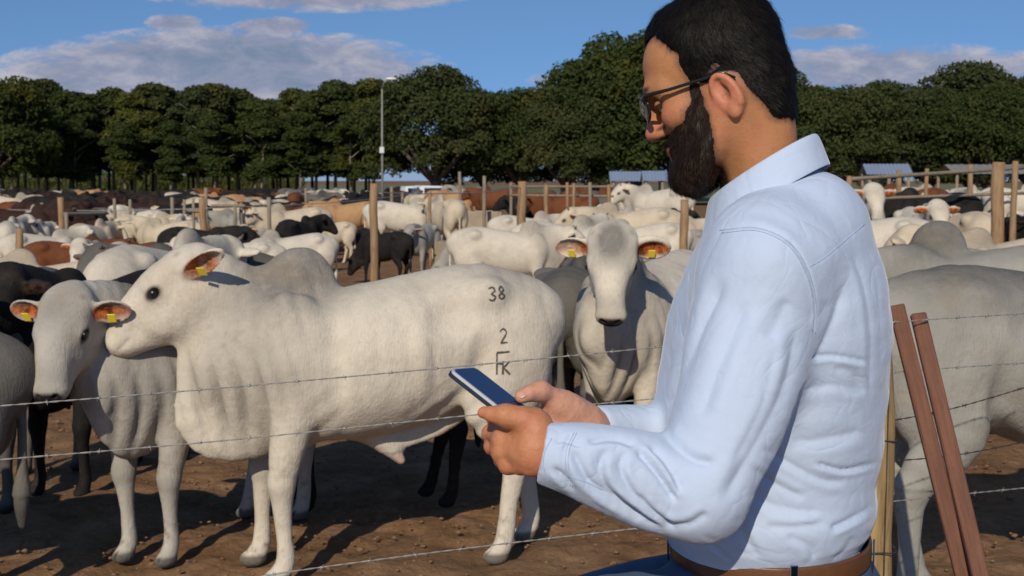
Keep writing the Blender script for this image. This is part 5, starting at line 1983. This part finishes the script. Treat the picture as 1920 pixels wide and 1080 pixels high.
# ---- hands ------------------------------------------------------------------
def build_hand_near():
    """his left hand: back of the hand to the camera, fingers under the phone, thumb along its near edge"""
    H = Clay()
    A = lambda px, py, d: at(px, py, d)
    cd = FWD
    H.chain([A(1085, 862, 1.582), A(1045, 855, 1.578), A(1003, 845, 1.574)], [(.020, .022), (.022, .025), (.024, .032)], side=cd, k=.02)
    # palm block: from the wrist to the four knuckles
    kn = [A(952, 797, 1.600), A(940, 823, 1.603), A(941, 848, 1.603), A(953, 870, 1.600)]
    wr = [A(1010, 815, 1.578), A(1008, 832, 1.572), A(1006, 850, 1.572), A(1005, 868, 1.578)]
    for a, b, r in zip(wr, kn, (.0135, .0135, .013, .0125)):
        H.chain([a, (a + b) / 2 - FWD * .003, b], [.0165, .0148, r - .0008], k=.010, n=3)
    H.chain([A(1000, 790, 1.582), A(962, 790, 1.600)], [.018, .014], k=.02)      # web and thumb base
    # fingers: bend at the knuckle, go away from the camera and curl back under the phone
    for i, (k0, L) in enumerate(zip(kn, (.040, .044, .041, .034))):
        d1 = np.array([-.42 + .06 * i, .86, .02 - .03 * i]); d1 /= np.linalg.norm(d1)
        d2 = np.array([.35, .86, -.10 - .02 * i]); d2 /= np.linalg.norm(d2)
        d3 = np.array([.80, .45, -.25]); d3 /= np.linalg.norm(d3)
        p1 = k0 + d1 * L; p2 = p1 + d2 * L * .68; p3 = p2 + d3 * L * .5
        H.chain([k0, k0 + d1 * L * .5, p1], [.0118, .0098, .0098], k=.008, n=2)
        H.ell(k0 - FWD * .005, .0122, k=.006)
        H.chain([p1, (p1 + p2) / 2, p2], [.0098, .0088, .0086], k=.006, n=2)
        H.chain([p2, p3], [.0086, .0072], k=.006)
    # thumb: leaves the side of the palm, lies along the near edge of the phone
    H.chain([A(1000, 803, 1.578), A(975, 786, 1.572), A(950, 778, 1.572)], [.019, .0145, .0118], k=.014, n=3)
    H.chain([A(950, 778, 1.572), A(928, 778, 1.574), A(907, 773, 1.580)], [.0118, .0108, .0082], k=.008, n=3)
    for px in (975, 950):
        H.ell(A(px, 782, 1.570), .0125, k=.01)
    # tendons
    for a, b in zip(wr, kn):
        H.chain([a * .6 + b * .4 - FWD * .0125, b - FWD * .010], .0038, k=.006)
    V, F = H.mesh(.0021)
    return V, F


def build_hand_far():
    """his right hand: cradles the phone from the far side, thumb bent over the edge"""
    H = Clay()
    A = at
    H.chain([A(1165, 804, 1.805), A(1130, 803, 1.780), A(1096, 798, 1.755)], [(.021, .019), (.024, .022), (.027, .026)], side=FWD, k=.02)
    H.chain([A(1096, 795, 1.752), A(1072, 780, 1.740), A(1045, 762, 1.728)], [(.028, .028), (.028, .030), (.022, .022)], side=FWD, k=.02, n=3)   # thumb ball
    H.chain([A(1094, 812, 1.760), A(1050, 806, 1.745), A(1010, 800, 1.730)], [(.030, .022), (.034, .020), (.030, .014)], side=FWD, k=.02, n=3)
    # thumb: two bones, bent at the joint
    H.chain([A(1060, 766, 1.728), A(1035, 744, 1.712), A(1013, 733, 1.700)], [.019, .0145, .0128], k=.014, n=3)
    H.ell(A(1013, 733, 1.70), .0135, k=.008)
    H.chain([A(1013, 733, 1.700), A(995, 737, 1.690), A(979, 744, 1.682)], [.0124, .0118, .0100], k=.008, n=3)
    # index resting along the top edge behind the thumb, the others below the phone
    base = [A(1020, 782, 1.748), A(1010, 794, 1.742), A(1004, 806, 1.732), A(1002, 818, 1.720)]
    for i, (b, L) in enumerate(zip(base, (.038, .040, .037, .030))):
        d1 = np.array([-.95, .05 - .12 * i, -.05]); d1 /= np.linalg.norm(d1)
        d2 = np.array([-.70, -.65, .10]); d2 /= np.linalg.norm(d2)
        p1 = b + d1 * L * .6; p2 = p1 + d2 * L * .6; p3 = p2 + np.array([-.2, -.9, .2]) * L * .4
        H.chain([b, p1], [.0112, .0095], k=.008)
        H.chain([p1, p2], [.0095, .0085], k=.006)
        H.chain([p2, p3], [.0085, .007], k=.006)
    V, F = H.mesh(.0021)
    return V, F


hv1, hf1 = build_hand_near()
hv2, hf2 = build_hand_far()


def hand_detail(V, F, centre, seed):
    N = normals(V, F)
    d = .0005 * wnoise(V, 260, seed, 3) + .0009 * wnoise(V, 90, seed + 1, 2)
    return V + N * (d + .0007 * np.minimum(0, wnoise(V, 150, seed + 5, 2)))[:, None]


hv1 = hand_detail(hv1, hf1, None, 61)
hv2 = hand_detail(hv2, hf2, None, 62)
c1 = np.zeros((len(hv1), 3)); c2 = np.zeros((len(hv2), 3))
c1[:, 0] = .25 + .35 * np.clip(wnoise(hv1, 60, 71, 2), 0, 1)
for p in ((907, 773, 1.58), (930, 777, 1.574)):
    c1[:, 0] = np.maximum(c1[:, 0], .7 * blob(hv1, at(*p), (.02, .02, .02), .8))
c2[:, 2] = .55; c2[:, 0] = .35
for p in ((980, 750, 1.69), (1011, 737, 1.70)):
    c2[:, 0] = np.maximum(c2[:, 0], .8 * blob(hv2, at(*p), (.022, .022, .022), .8))
# seated legs of the body itself end in the trousers; one joined body mesh
BV = np.vstack([HV, hv1, hv2])
BF = np.vstack([HF, hf1 + len(HV), hf2 + len(HV) + len(hv1)])
BC = np.vstack([HCOL, c1, c2])
man_part('body', BV, BF, M_SKIN, True, BC)

# nails and bracelet
def nail(p, n_, ax, w_, l_):
    M = rot_to(n_, ax)
    m = MB().ball((0, 0, 0), 1, 12, 6)
    V = (np.array(m.V) * [w_, l_, .0014]) @ M.T + p
    man_part('nail', V, m.F, simple_mat('nail', (.62, .36, .29), .3, .05, 50, bump=0))


nail(at(980, 741, 1.6755), (-.15, -.55, .8), at(979, 744, 1.682) - at(995, 737, 1.690), .0052, .0062)

# ---- shirt ------------------------------------------------------------------
def fold(V, N, px, py, pts, w_, depth, side=1.0, ends=.15, back=None):
    """a crease or ridge of the cloth along a line: displaces along the normal; only on the side of the cloth that carries it"""
    P = spline(np.array(pts, float), 6) if len(pts) > 2 else np.array(pts, float)
    best = np.full(len(V), 1e9); tpar = np.zeros(len(V)); sgn = np.ones(len(V))
    L = np.concatenate([[0], np.cumsum(np.linalg.norm(np.diff(P, axis=0), axis=1))])
    Q = np.stack([px, py], 1)
    for i in range(len(P) - 1):
        a, b = P[i], P[i + 1]
        e = b - a
        t = np.clip(((Q - a) @ e) / (e @ e), 0, 1)
        dv = Q - a - t[:, None] * e
        dd = np.linalg.norm(dv, axis=1)
        m = dd < best
        best[m] = dd[m]; tpar[m] = (L[i] + t[m] * (L[i + 1] - L[i])) / L[-1]
        sgn[m] = np.sign((e[0] * dv[:, 1] - e[1] * dv[:, 0]))[m]
    taper = np.clip(np.minimum(tpar, 1 - tpar) / ends, 0, 1)
    taper = taper * taper * (3 - 2 * taper)
    s = best / w_
    prof = np.exp(-np.abs(s) ** 1.35 * 1.2)
    # rolled-over cloth: a sharp groove with a ridge on one side
    ridge = np.exp(-((s - 1.5) ** 2)) * (sgn * side > 0) * .45
    return (-prof + ridge) * depth * taper


HEM = .034


def build_shirt():
    S = Clay()
    ff = .0
    secs = [  # u, centre f, half depth f, half width l
        (.00, .004, .140, .172), (.05, .008, .150, .178), (.12, .010, .160, .180), (.20, .004, .168, .182),
        (.29, -.002, .167, .188), (.37, -.010, .152, .194), (.43, -.018, .122, .184), (.468, -.024, .090, .130), (.486, -.018, .064, .085), (.494, -.014, .040, .045)]
    S.chain([tw(f, 0, u) for u, f, a, b in secs], [(b, a) for u, f, a, b in secs], side=LV, k=.03, n=3)
    # shoulders
    for y in (-1, 1):
        S.chain([tw(-.045, y * .06, .478), tw(-.030, y * .13, .470), tw(-.015, y * .180, .450)], [(.05, .035), (.066, .046), (.065, .068)], side=FV, k=.05, n=3)
    S.ell(tw(-.095, .0, .36), (.05, .12, .12), BASIS, k=.06)
    S.ell(tw(-.075, .0, .505), (.045, .085, .060), BASIS, k=.05)
    # near arm
    up = [at(1428, 478, 1.690), at(1412, 600, 1.662), at(1385, 720, 1.635), at(1345, 840, 1.612), at(1312, 925, 1.600)]
    S.chain(up, [(.075, .080), (.082, .086), (.080, .080), (.072, .070), (.066, .060)], side=FWD, k=.035, n=4)
    fo = [at(1312, 925, 1.600), at(1235, 908, 1.592), at(1150, 882, 1.580), at(1085, 862, 1.572), at(1035, 852, 1.570)]
    S.chain(fo, [(.060, .060), (.058, .064), (.050, .056), (.042, .047), (.037, .040)], side=FWD, k=.022, n=4)
    # far arm
    up = [tw(-.01, -.185, .45), tw(.06, -.215, .30), tw(.10, -.20, .17)]
    S.chain(up, [(.07, .075), (.065, .068), (.055, .055)], side=FWD, k=.03, n=4)
    fo = [tw(.10, -.20, .17), at(1250, 812, 1.86), at(1180, 806, 1.815), at(1128, 803, 1.782)]
    S.chain(fo, [(.055, .055), (.048, .046), (.040, .038), (.034, .033)], side=FWD, k=.02, n=4)
    # cuts: neck opening, cuffs, hem
    def plane(p, n_):
        p = np.asarray(p); n_ = np.asarray(n_) / np.linalg.norm(n_)
        return p, n_
    cuts = []
    p1, n1 = plane(at(1018, 850, 1.570), at(1018, 850, 1.570) - at(1085, 862, 1.567))
    p2, n2 = plane(at(1112, 802, 1.775), at(1112, 802, 1.775) - at(1180, 806, 1.815))
    def clip(X, Y, Z):
        d = (X - p1[0]) * n1[0] + (Y - p1[1]) * n1[1] + (Z - p1[2]) * n1[2]
        near1 = np.sqrt((X - p1[0]) ** 2 + (Y - p1[1]) ** 2 + (Z - p1[2]) ** 2) < .09
        d2 = (X - p2[0]) * n2[0] + (Y - p2[1]) * n2[1] + (Z - p2[2]) * n2[2]
        near2 = np.sqrt((X - p2[0]) ** 2 + (Y - p2[1]) ** 2 + (Z - p2[2]) ** 2) < .08
        hem = (PEL[2] + HEM - .012) - Z
        return np.maximum(np.maximum(np.where(near1, d, -1), np.where(near2, d2, -1)), hem)
    V, F = S.mesh(.0034, clip)
    N = normals(V, F)
    V = relax(V, F, 1, .5)
    px, py = to_px(V)
    view = V - np.array([0, 0, CAM_H])
    facing = -(N * (view / np.linalg.norm(view, axis=1)[:, None])).sum(1)
    fm = np.clip((facing - .12) * 2.2, 0, 1)
    dist = view @ FWD
    inarm = poly_sd(np.stack([px, py], 1), [(1330, 440), (1440, 420), (1530, 500), (1545, 600), (1520, 700), (1460, 800), (1400, 920), (1330, 1010), (1270, 1015), (1150, 965), (1040, 905), (990, 890), (1000, 810), (1100, 810), (1215, 800), (1235, 770), (1290, 600)])
    am = 1 / (1 + np.exp(-np.clip(inarm / 5, -30, 30)))
    arm = fm * am
    trunk = fm * (1 - am) * .62
    D = np.zeros(len(V))
    f = lambda *a, **k: fold(V, N, px, py, *a, **k)
    # forearm: folds that gather at the crook of the elbow and curl down to the underside
    D += arm * f([(1035, 872), (1062, 905), (1090, 950), (1140, 985)], 7, .0085, 1)
    D += arm * f([(1070, 835), (1085, 870), (1105, 905), (1160, 950), (1215, 985)], 9, .0075, 1)
    D += arm * f([(1140, 838), (1125, 875), (1140, 920), (1190, 965), (1250, 1003)], 9, .009, -1)
    D += arm * f([(1175, 838), (1165, 880), (1190, 930), (1235, 975), (1275, 1000)], 8, .0065, -1)
    D += arm * f([(1192, 838), (1218, 868), (1245, 905), (1270, 945)], 7, .0095, -1)
    D += arm * f([(1215, 835), (1245, 862), (1268, 900), (1275, 930)], 7, .0055, 1)
    D += arm * f([(1100, 830), (1150, 822), (1195, 836)], 8, .006, 1)
    D += arm * f([(1195, 925), (1225, 962), (1262, 985)], 6, .005, 1)
    D += arm * f([(1240, 800), (1262, 830), (1300, 860), (1345, 870)], 11, .006, -1)
    D += arm * f([(1040, 828), (1062, 826), (1090, 838)], 6, .004, 1)
    # cuff seam
    D += arm * f([(1072, 812), (1058, 845), (1058, 880), (1070, 912)], 4, .0035, 1, ends=.02)
    # upper arm: long soft drapes and the sleeve seam
    D += arm * f([(1360, 520), (1310, 620), (1270, 720), (1240, 790)], 16, .007, 1)
    D += arm * f([(1400, 560), (1350, 680), (1310, 790)], 18, .0045, -1)
    D += arm * f([(1500, 600), (1475, 720), (1410, 850), (1350, 950)], 18, .006, 1)
    D += arm * f([(1460, 640), (1430, 760), (1370, 880)], 14, .0035, -1)
    D += arm * f([(1480, 560), (1440, 640)], 20, .004, 1)
    D += arm * f([(1330, 960), (1290, 985), (1240, 985)], 9, .005, 1)
    D += fm * f([(1352, 428), (1420, 425), (1480, 452), (1515, 505), (1530, 570), (1528, 630)], 3.2, .0030, 1, ends=.05)
    # back: yoke seam, centre pleat, creases pulled from the armpit
    D += trunk * f([(1500, 512), (1540, 486), (1585, 450), (1622, 420)], 3.0, .0018, 1, ends=.05)
    D += trunk * f([(1585, 452), (1618, 520), (1634, 620), (1632, 760)], 9, .0060, 1)
    D += trunk * f([(1612, 430), (1640, 500), (1652, 600), (1655, 720)], 8, .0045, -1)
    D += trunk * f([(1590, 520), (1560, 610), (1535, 665), (1500, 710)], 12, .0095, 1, ends=.25)
    D += trunk * f([(1512, 678), (1560, 668), (1632, 680)], 5, .0075, 1)
    D += trunk * f([(1550, 560), (1535, 610), (1528, 650)], 12, .004, -1)
    D += trunk * f([(1560, 690), (1600, 700), (1625, 740)], 9, .004, -1)
    D += trunk * f([(1500, 735), (1560, 722), (1625, 735)], 11, .004, 1)
    D += trunk * f([(1420, 832), (1480, 870), (1540, 900), (1590, 905)], 8, .0070, 1)
    D += trunk * f([(1480, 828), (1540, 826), (1620, 808)], 14, .006, 1)
    D += trunk * f([(1525, 868), (1580, 882), (1625, 874), (1656, 862)], 5, .010, 1)
    D += trunk * f([(1405, 870), (1450, 905), (1510, 935)], 8, .006, -1)
    D += trunk * f([(1400, 920), (1450, 948), (1540, 962)], 10, .0055, 1)
    D += trunk * f([(1545, 990), (1580, 975), (1615, 955), (1640, 935)], 6, .011, 1)
    D += trunk * f([(1430, 985), (1490, 985), (1545, 975)], 8, .005, -1)
    D += trunk * f([(1320, 1000), (1345, 1025), (1372, 1052)], 5, .007, 1)
    D += trunk * f([(1385, 965), (1400, 1005), (1425, 1045)], 9, .005, -1)
    D += trunk * f([(1470, 1000), (1510, 1020), (1525, 1050)], 9, .005, 1)
    D += trunk * f([(1590, 1000), (1580, 1030), (1560, 1050)], 8, .004, 1)
    D += trunk * f([(1640, 900), (1630, 950), (1612, 985)], 10, .006, -1)
    # front of the chest under the arm
    D += trunk * f([(1300, 500), (1262, 580), (1240, 660)], 8, .004, 1)
    D += trunk * f([(1265, 600), (1248, 640), (1255, 680), (1240, 720)], 6, .006, -1)
    D += trunk * f([(1340, 430), (1300, 500), (1275, 560)], 5, .003, 1)
    # everywhere: soft cloth undulation, finer creases; parts away from the view get their own folds
    bz = 1 - fm
    ang = wnoise(V, 9, 41, 3)
    D += .0013 * ang + .0007 * wnoise(V, 42, 42, 2)
    D += np.clip(bz * 2 - 1, 0, 1) * .0012 * np.sin(V[:, 2] * 60 + 3 * wnoise(V, 7, 44, 2)) * (wnoise(V, 5, 45, 2) > 0)
    # blousing above the belt
    u = V[:, 2] - PEL[2]
    torso = dist > 1.64
    D += torso * .010 * np.exp(-((u - .085) / .035) ** 2)
    D -= torso * .006 * np.clip((.052 - u) / .02, 0, 1)
    V = V + N * D[:, None]
    V = relax(V, F, 1, .15)
    return V, F


shV, shF = build_shirt()
shirt = man_part('shirt', shV, shF, M_SHIRT)


M_THREAD = simple_mat('shirt_thread', (.36, .45, .60), .8, .05, 50, bump=0)


def seams():
    from mathutils.bvhtree import BVHTree
    bvh = BVHTree.FromPolygons([tuple(v) for v in shV], [tuple(int(i) for i in f) for f in shF])
    cam_p = Vector((0, 0, CAM_H))
    def line(pts, r=.0006):
        P = spline(np.array(pts, float), 14)
        out = []
        for x, y in P:
            d_ = Vector(at(x, y, 1.0)) - cam_p
            hit = bvh.ray_cast(cam_p, d_.normalized())
            if hit[0]:
                out.append(np.array(hit[0]) + np.array(hit[1]) * .0004)
        if len(out) > 3:
            mb = MB().tube(out, r, 4)
            o = man_part('seam', mb.V, mb.F, M_THREAD)
            o.parent = shirt
    line([(1350, 432), (1420, 428), (1480, 455), (1515, 507), (1530, 570), (1528, 625)])
    line([(1354, 437), (1419, 433), (1476, 459), (1510, 510), (1525, 570), (1523, 620)], .0005)
    line([(1518, 500), (1545, 484), (1585, 451), (1620, 421)])
    line([(1076, 812), (1062, 845), (1062, 880), (1074, 912)])
    line([(1081, 812), (1067, 845), (1067, 880), (1079, 912)], .0005)
    line([(1034, 822), (1021, 850), (1020, 880), (1030, 902)], .0005)
    line([(1066, 893), (1100, 905), (1130, 918)], .0005)


def build_collar():
    # a stand ring round the neck and the leaf folded over it
    n_ = 48
    back = at(1528, 262, 1.795); frontp = at(1334, 386, 1.865)
    C = (back + frontp) / 2
    ax = (back - frontp) / 2
    lat = LV * .092
    nrm = np.cross(ax, lat); nrm /= np.linalg.norm(nrm)
    if nrm[2] < 0:
        nrm = -nrm
    V, F = [], []
    rows = 6
    for i in range(n_ + 1):
        a = R(24) + (2 * pi - R(48)) * i / n_ + pi            # gap at the throat (a = pi)
        c_, s_ = cos(a), sin(a)
        q = C + ax * c_ + lat * s_
        out = ax / np.linalg.norm(ax) * c_ + lat / .092 * s_
        openq = max(0, -c_) ** 2
        h = .050 + .006 * openq
        for j in range(rows):
            t = j / (rows - 1)
            # inner stand (rising) then over the top and down the outside
            prof = [(-.003, -.030), (-.0035, .002), (.0, .010), (.006, .004), (.014, -.5 * h), (.022 + .004 * openq, -h)][j]
            V.append(q + out * prof[0] + (nrm * .15 + UZ * .85) * prof[1])
    for i in range(n_):
        for j in range(rows - 1):
            a = i * rows + j
            F.append((a, a + 1, a + rows + 1, a + rows))
    o = man_part('collar', V, F, M_SHIRT)
    sm = o.modifiers.new('thick', 'SOLIDIFY'); sm.thickness = .0022; sm.offset = 0
    ss = o.modifiers.new('smooth', 'SUBSURF'); ss.levels = 2; ss.render_levels = 2
    o.parent = man
    return o


build_collar()


def disc(p, n_, r, th, mat, name='button', parent=None):
    M = rot_to(n_)
    mb = MB().tube([p - M[:, 2] * th / 2, p + M[:, 2] * th / 2], r, 16)
    return man_part(name, mb.V, mb.F, mat, False, None, parent)


seams()
disc(at(1339, 414, 1.81), np.array([-.6, -.75, .2]), .0052, .0025, M_BUTTON)


def build_lower():
    S = Clay()
    secs = [(.045, .0, .134, .160), (.0, -.004, .144, .170), (-.10, -.02, .145, .178)]
    S.chain([tw(f, 0, u) for u, f, a, b in secs], [(b, a) for u, f, a, b in secs], side=LV, k=.03, n=3)
    for y in (-1, 1):
        S.ell(tw(-.06, y * .085, -.12), (.12, .10, .12), BASIS, k=.05)
        kn = tw(.29 if y > 0 else .30, .19 if y > 0 else -.10, -.090 if y > 0 else -.17)
        an = np.array([*tw(.36, y * .16, 0)[:2], .10])
        S.chain([tw(.02, y * .09, -.11), (tw(.02, y * .09, -.11) + kn) / 2 + UZ * .012, kn], [.098, .090, .072], side=LV, k=.05, n=3)
        S.chain([kn, kn * .5 + an * .5 - FV * .015, an], [.070, .064, .052], side=LV, k=.03, n=3)
    V, F = S.mesh(.008, lambda X, Y, Z: np.maximum(Z - (PEL[2] + HEM - .024), .09 - Z + 0 * X))
    N = normals(V, F)
    V = V + N * (.004 * wnoise(V, 16, 51, 3) + .002 * wnoise(V, 50, 52, 2))[:, None]
    jeans = man_part('jeans', V, F, M_DENIM)
    # belt and loops
    n_ = 64
    def ringpt(a, off, u):
        return tw(-.002 + (.140 + off) * cos(a), (.165 + off) * sin(a), u + HEM)
    V, F = [], []
    prof = [(.0, -.031), (.0040, -.031), (.0048, -.028), (.0048, -.003), (.0040, .0), (.0, .0)]
    for i in range(n_):
        a = 2 * pi * i / n_
        for o_, u in prof:
            V.append(ringpt(a, o_ + .004, u + .004))
    m_ = len(prof)
    for i in range(n_):
        for j in range(m_):
            F.append((i * m_ + j, i * m_ + (j + 1) % m_, ((i + 1) % n_) * m_ + (j + 1) % m_, ((i + 1) % n_) * m_ + j))
    man_part('belt', V, F, M_BELT)
    for a in (R(20), R(112), R(180), R(250), R(310)):
        mb = MB()
        c_ = ringpt(a, .0115, -.013)
        nn_ = BASIS @ np.array([cos(a), sin(a), 0])
        M = rot_to(nn_, UZ)
        mb.box(c_, (.011, .044, .0025), np.stack([np.cross(UZ, nn_), UZ, nn_], 1), .001)
        man_part('belt_loop', mb.V, mb.F, M_DENIM)
    # shoes
    for y in (-1, 1):
        Sh = Clay()
        b = np.array([*tw(.36, y * .16, 0)[:2], 0])
        Sh.chain([b - FV * .05 + UZ * .045, b + FV * .06 + UZ * .045, b + FV * .17 + UZ * .032, b + FV * .20 + UZ * .028], [(.036, .045), (.042, .05), (.042, .032), (.03, .024)], side=LV, k=.02)
        Sh.chain([b + UZ * .06, b + UZ * .14], [(.042, .05), (.045, .055)], side=LV, k=.02)
        Vs, Fs = Sh.mesh(.006, lambda X, Y, Z: .004 - Z + 0 * X)
        man_part('shoe', Vs, Fs, simple_mat('shoe_leather', (.09, .045, .02), .5, .2, 30))


build_lower()

# what he sits on: a rough timber rail on two short posts, just below the picture
def seat_rail():
    c = tw(-.06, 0, -.29)
    c = np.array([c[0], c[1], c[2]])
    root = empty('timber_trestle', (float(c[0]), float(c[1]), 0))
    a, b = -LV * .62, LV * .52
    z = c[2]
    MB().tube([a + UZ * z, (a + b) / 2 + UZ * (z + .004), b + UZ * z], [.058, .062, .056], 14, jitter=.03).build('rail', M_POSTY, root, False)
    for q in (a * .85, b * .85):
        for sx in (-1, 1):
            MB().tube([q + FV * .20 * sx + UZ * 0, q + FV * .02 * sx + UZ * (z + .02)], [.034, .032], 10, jitter=.03).build('leg', M_POSTY, root, False)
    tag(root, 'rough timber trestle the man is sitting on, just below the picture', 'trestle')


seat_rail()
tag(man, 'bearded man in a pale blue shirt and dark glasses, sitting side-on and looking down at a phone', 'person')
man['label'] = 'bearded man in pale blue shirt and glasses, looking down at the phone in his hands'


# ---- phone ------------------------------------------------------------------
def phone():
    T_ = at(868, 691, 1.690); B_ = at(977, 776, 1.650)
    ax = T_ - B_; ax /= np.linalg.norm(ax)
    L, Wd, th = .148, .072, .0085
    lat = LV - ax * (LV @ ax); lat /= np.linalg.norm(lat)
    nrm = np.cross(lat, ax)
    if nrm[2] < 0:
        nrm = -nrm
    # tilt the screen a little more toward the camera
    Mt = np.array(Matrix.Rotation(R(2), 3, Vector(ax)))
    lat, nrm = Mt @ lat, Mt @ nrm
    c = T_ - ax * L / 2
    root = empty('phone', tuple(c))
    M = np.stack([lat, ax, nrm], 1)
    def rr(w_, l_, r, z0, z1, ins=0):
        pts = []
        for cx, cy, a0 in ((w_ / 2 - r, l_ / 2 - r, 0), (-w_ / 2 + r, l_ / 2 - r, 90), (-w_ / 2 + r, -l_ / 2 + r, 180), (w_ / 2 - r, -l_ / 2 + r, 270)):
            for k in range(6):
                a = R(a0 + 18 * k)
                pts.append((cx + r * cos(a), cy + r * sin(a)))
        n_ = len(pts)
        V = [M @ np.array([x, y, z0]) for x, y in pts] + [M @ np.array([x, y, z1]) for x, y in pts]
        F = [tuple(range(n_ - 1, -1, -1)), tuple(range(n_, 2 * n_))] + [(i, (i + 1) % n_, (i + 1) % n_ + n_, i + n_) for i in range(n_)]
        return V, F
    dark = simple_mat('case_dark', (.012, .018, .035), .5, .05, 50, bump=0)
    silver = simple_mat('phone_rim', (.80, .78, .76), .28, .03, 50, metallic=.5, bump=0)
    scr = simple_mat('phone_screen', (.008, .018, .075), .10, .05, 30, bump=0)
    for nm, args, m in (('case', (Wd + .004, L + .004, .011, -th, -.0030), dark), ('rim', (Wd + .001, L + .001, .0095, -.0030, .0008), silver), ('screen', (Wd - .006, L - .004, .008, .0008, .0016), scr)):
        V, F = rr(*args)
        mesh_obj(nm, V, F, m, root, False)
    tag(root, 'dark blue smartphone with a silver rim held in the man\'s hands', 'phone')


phone()
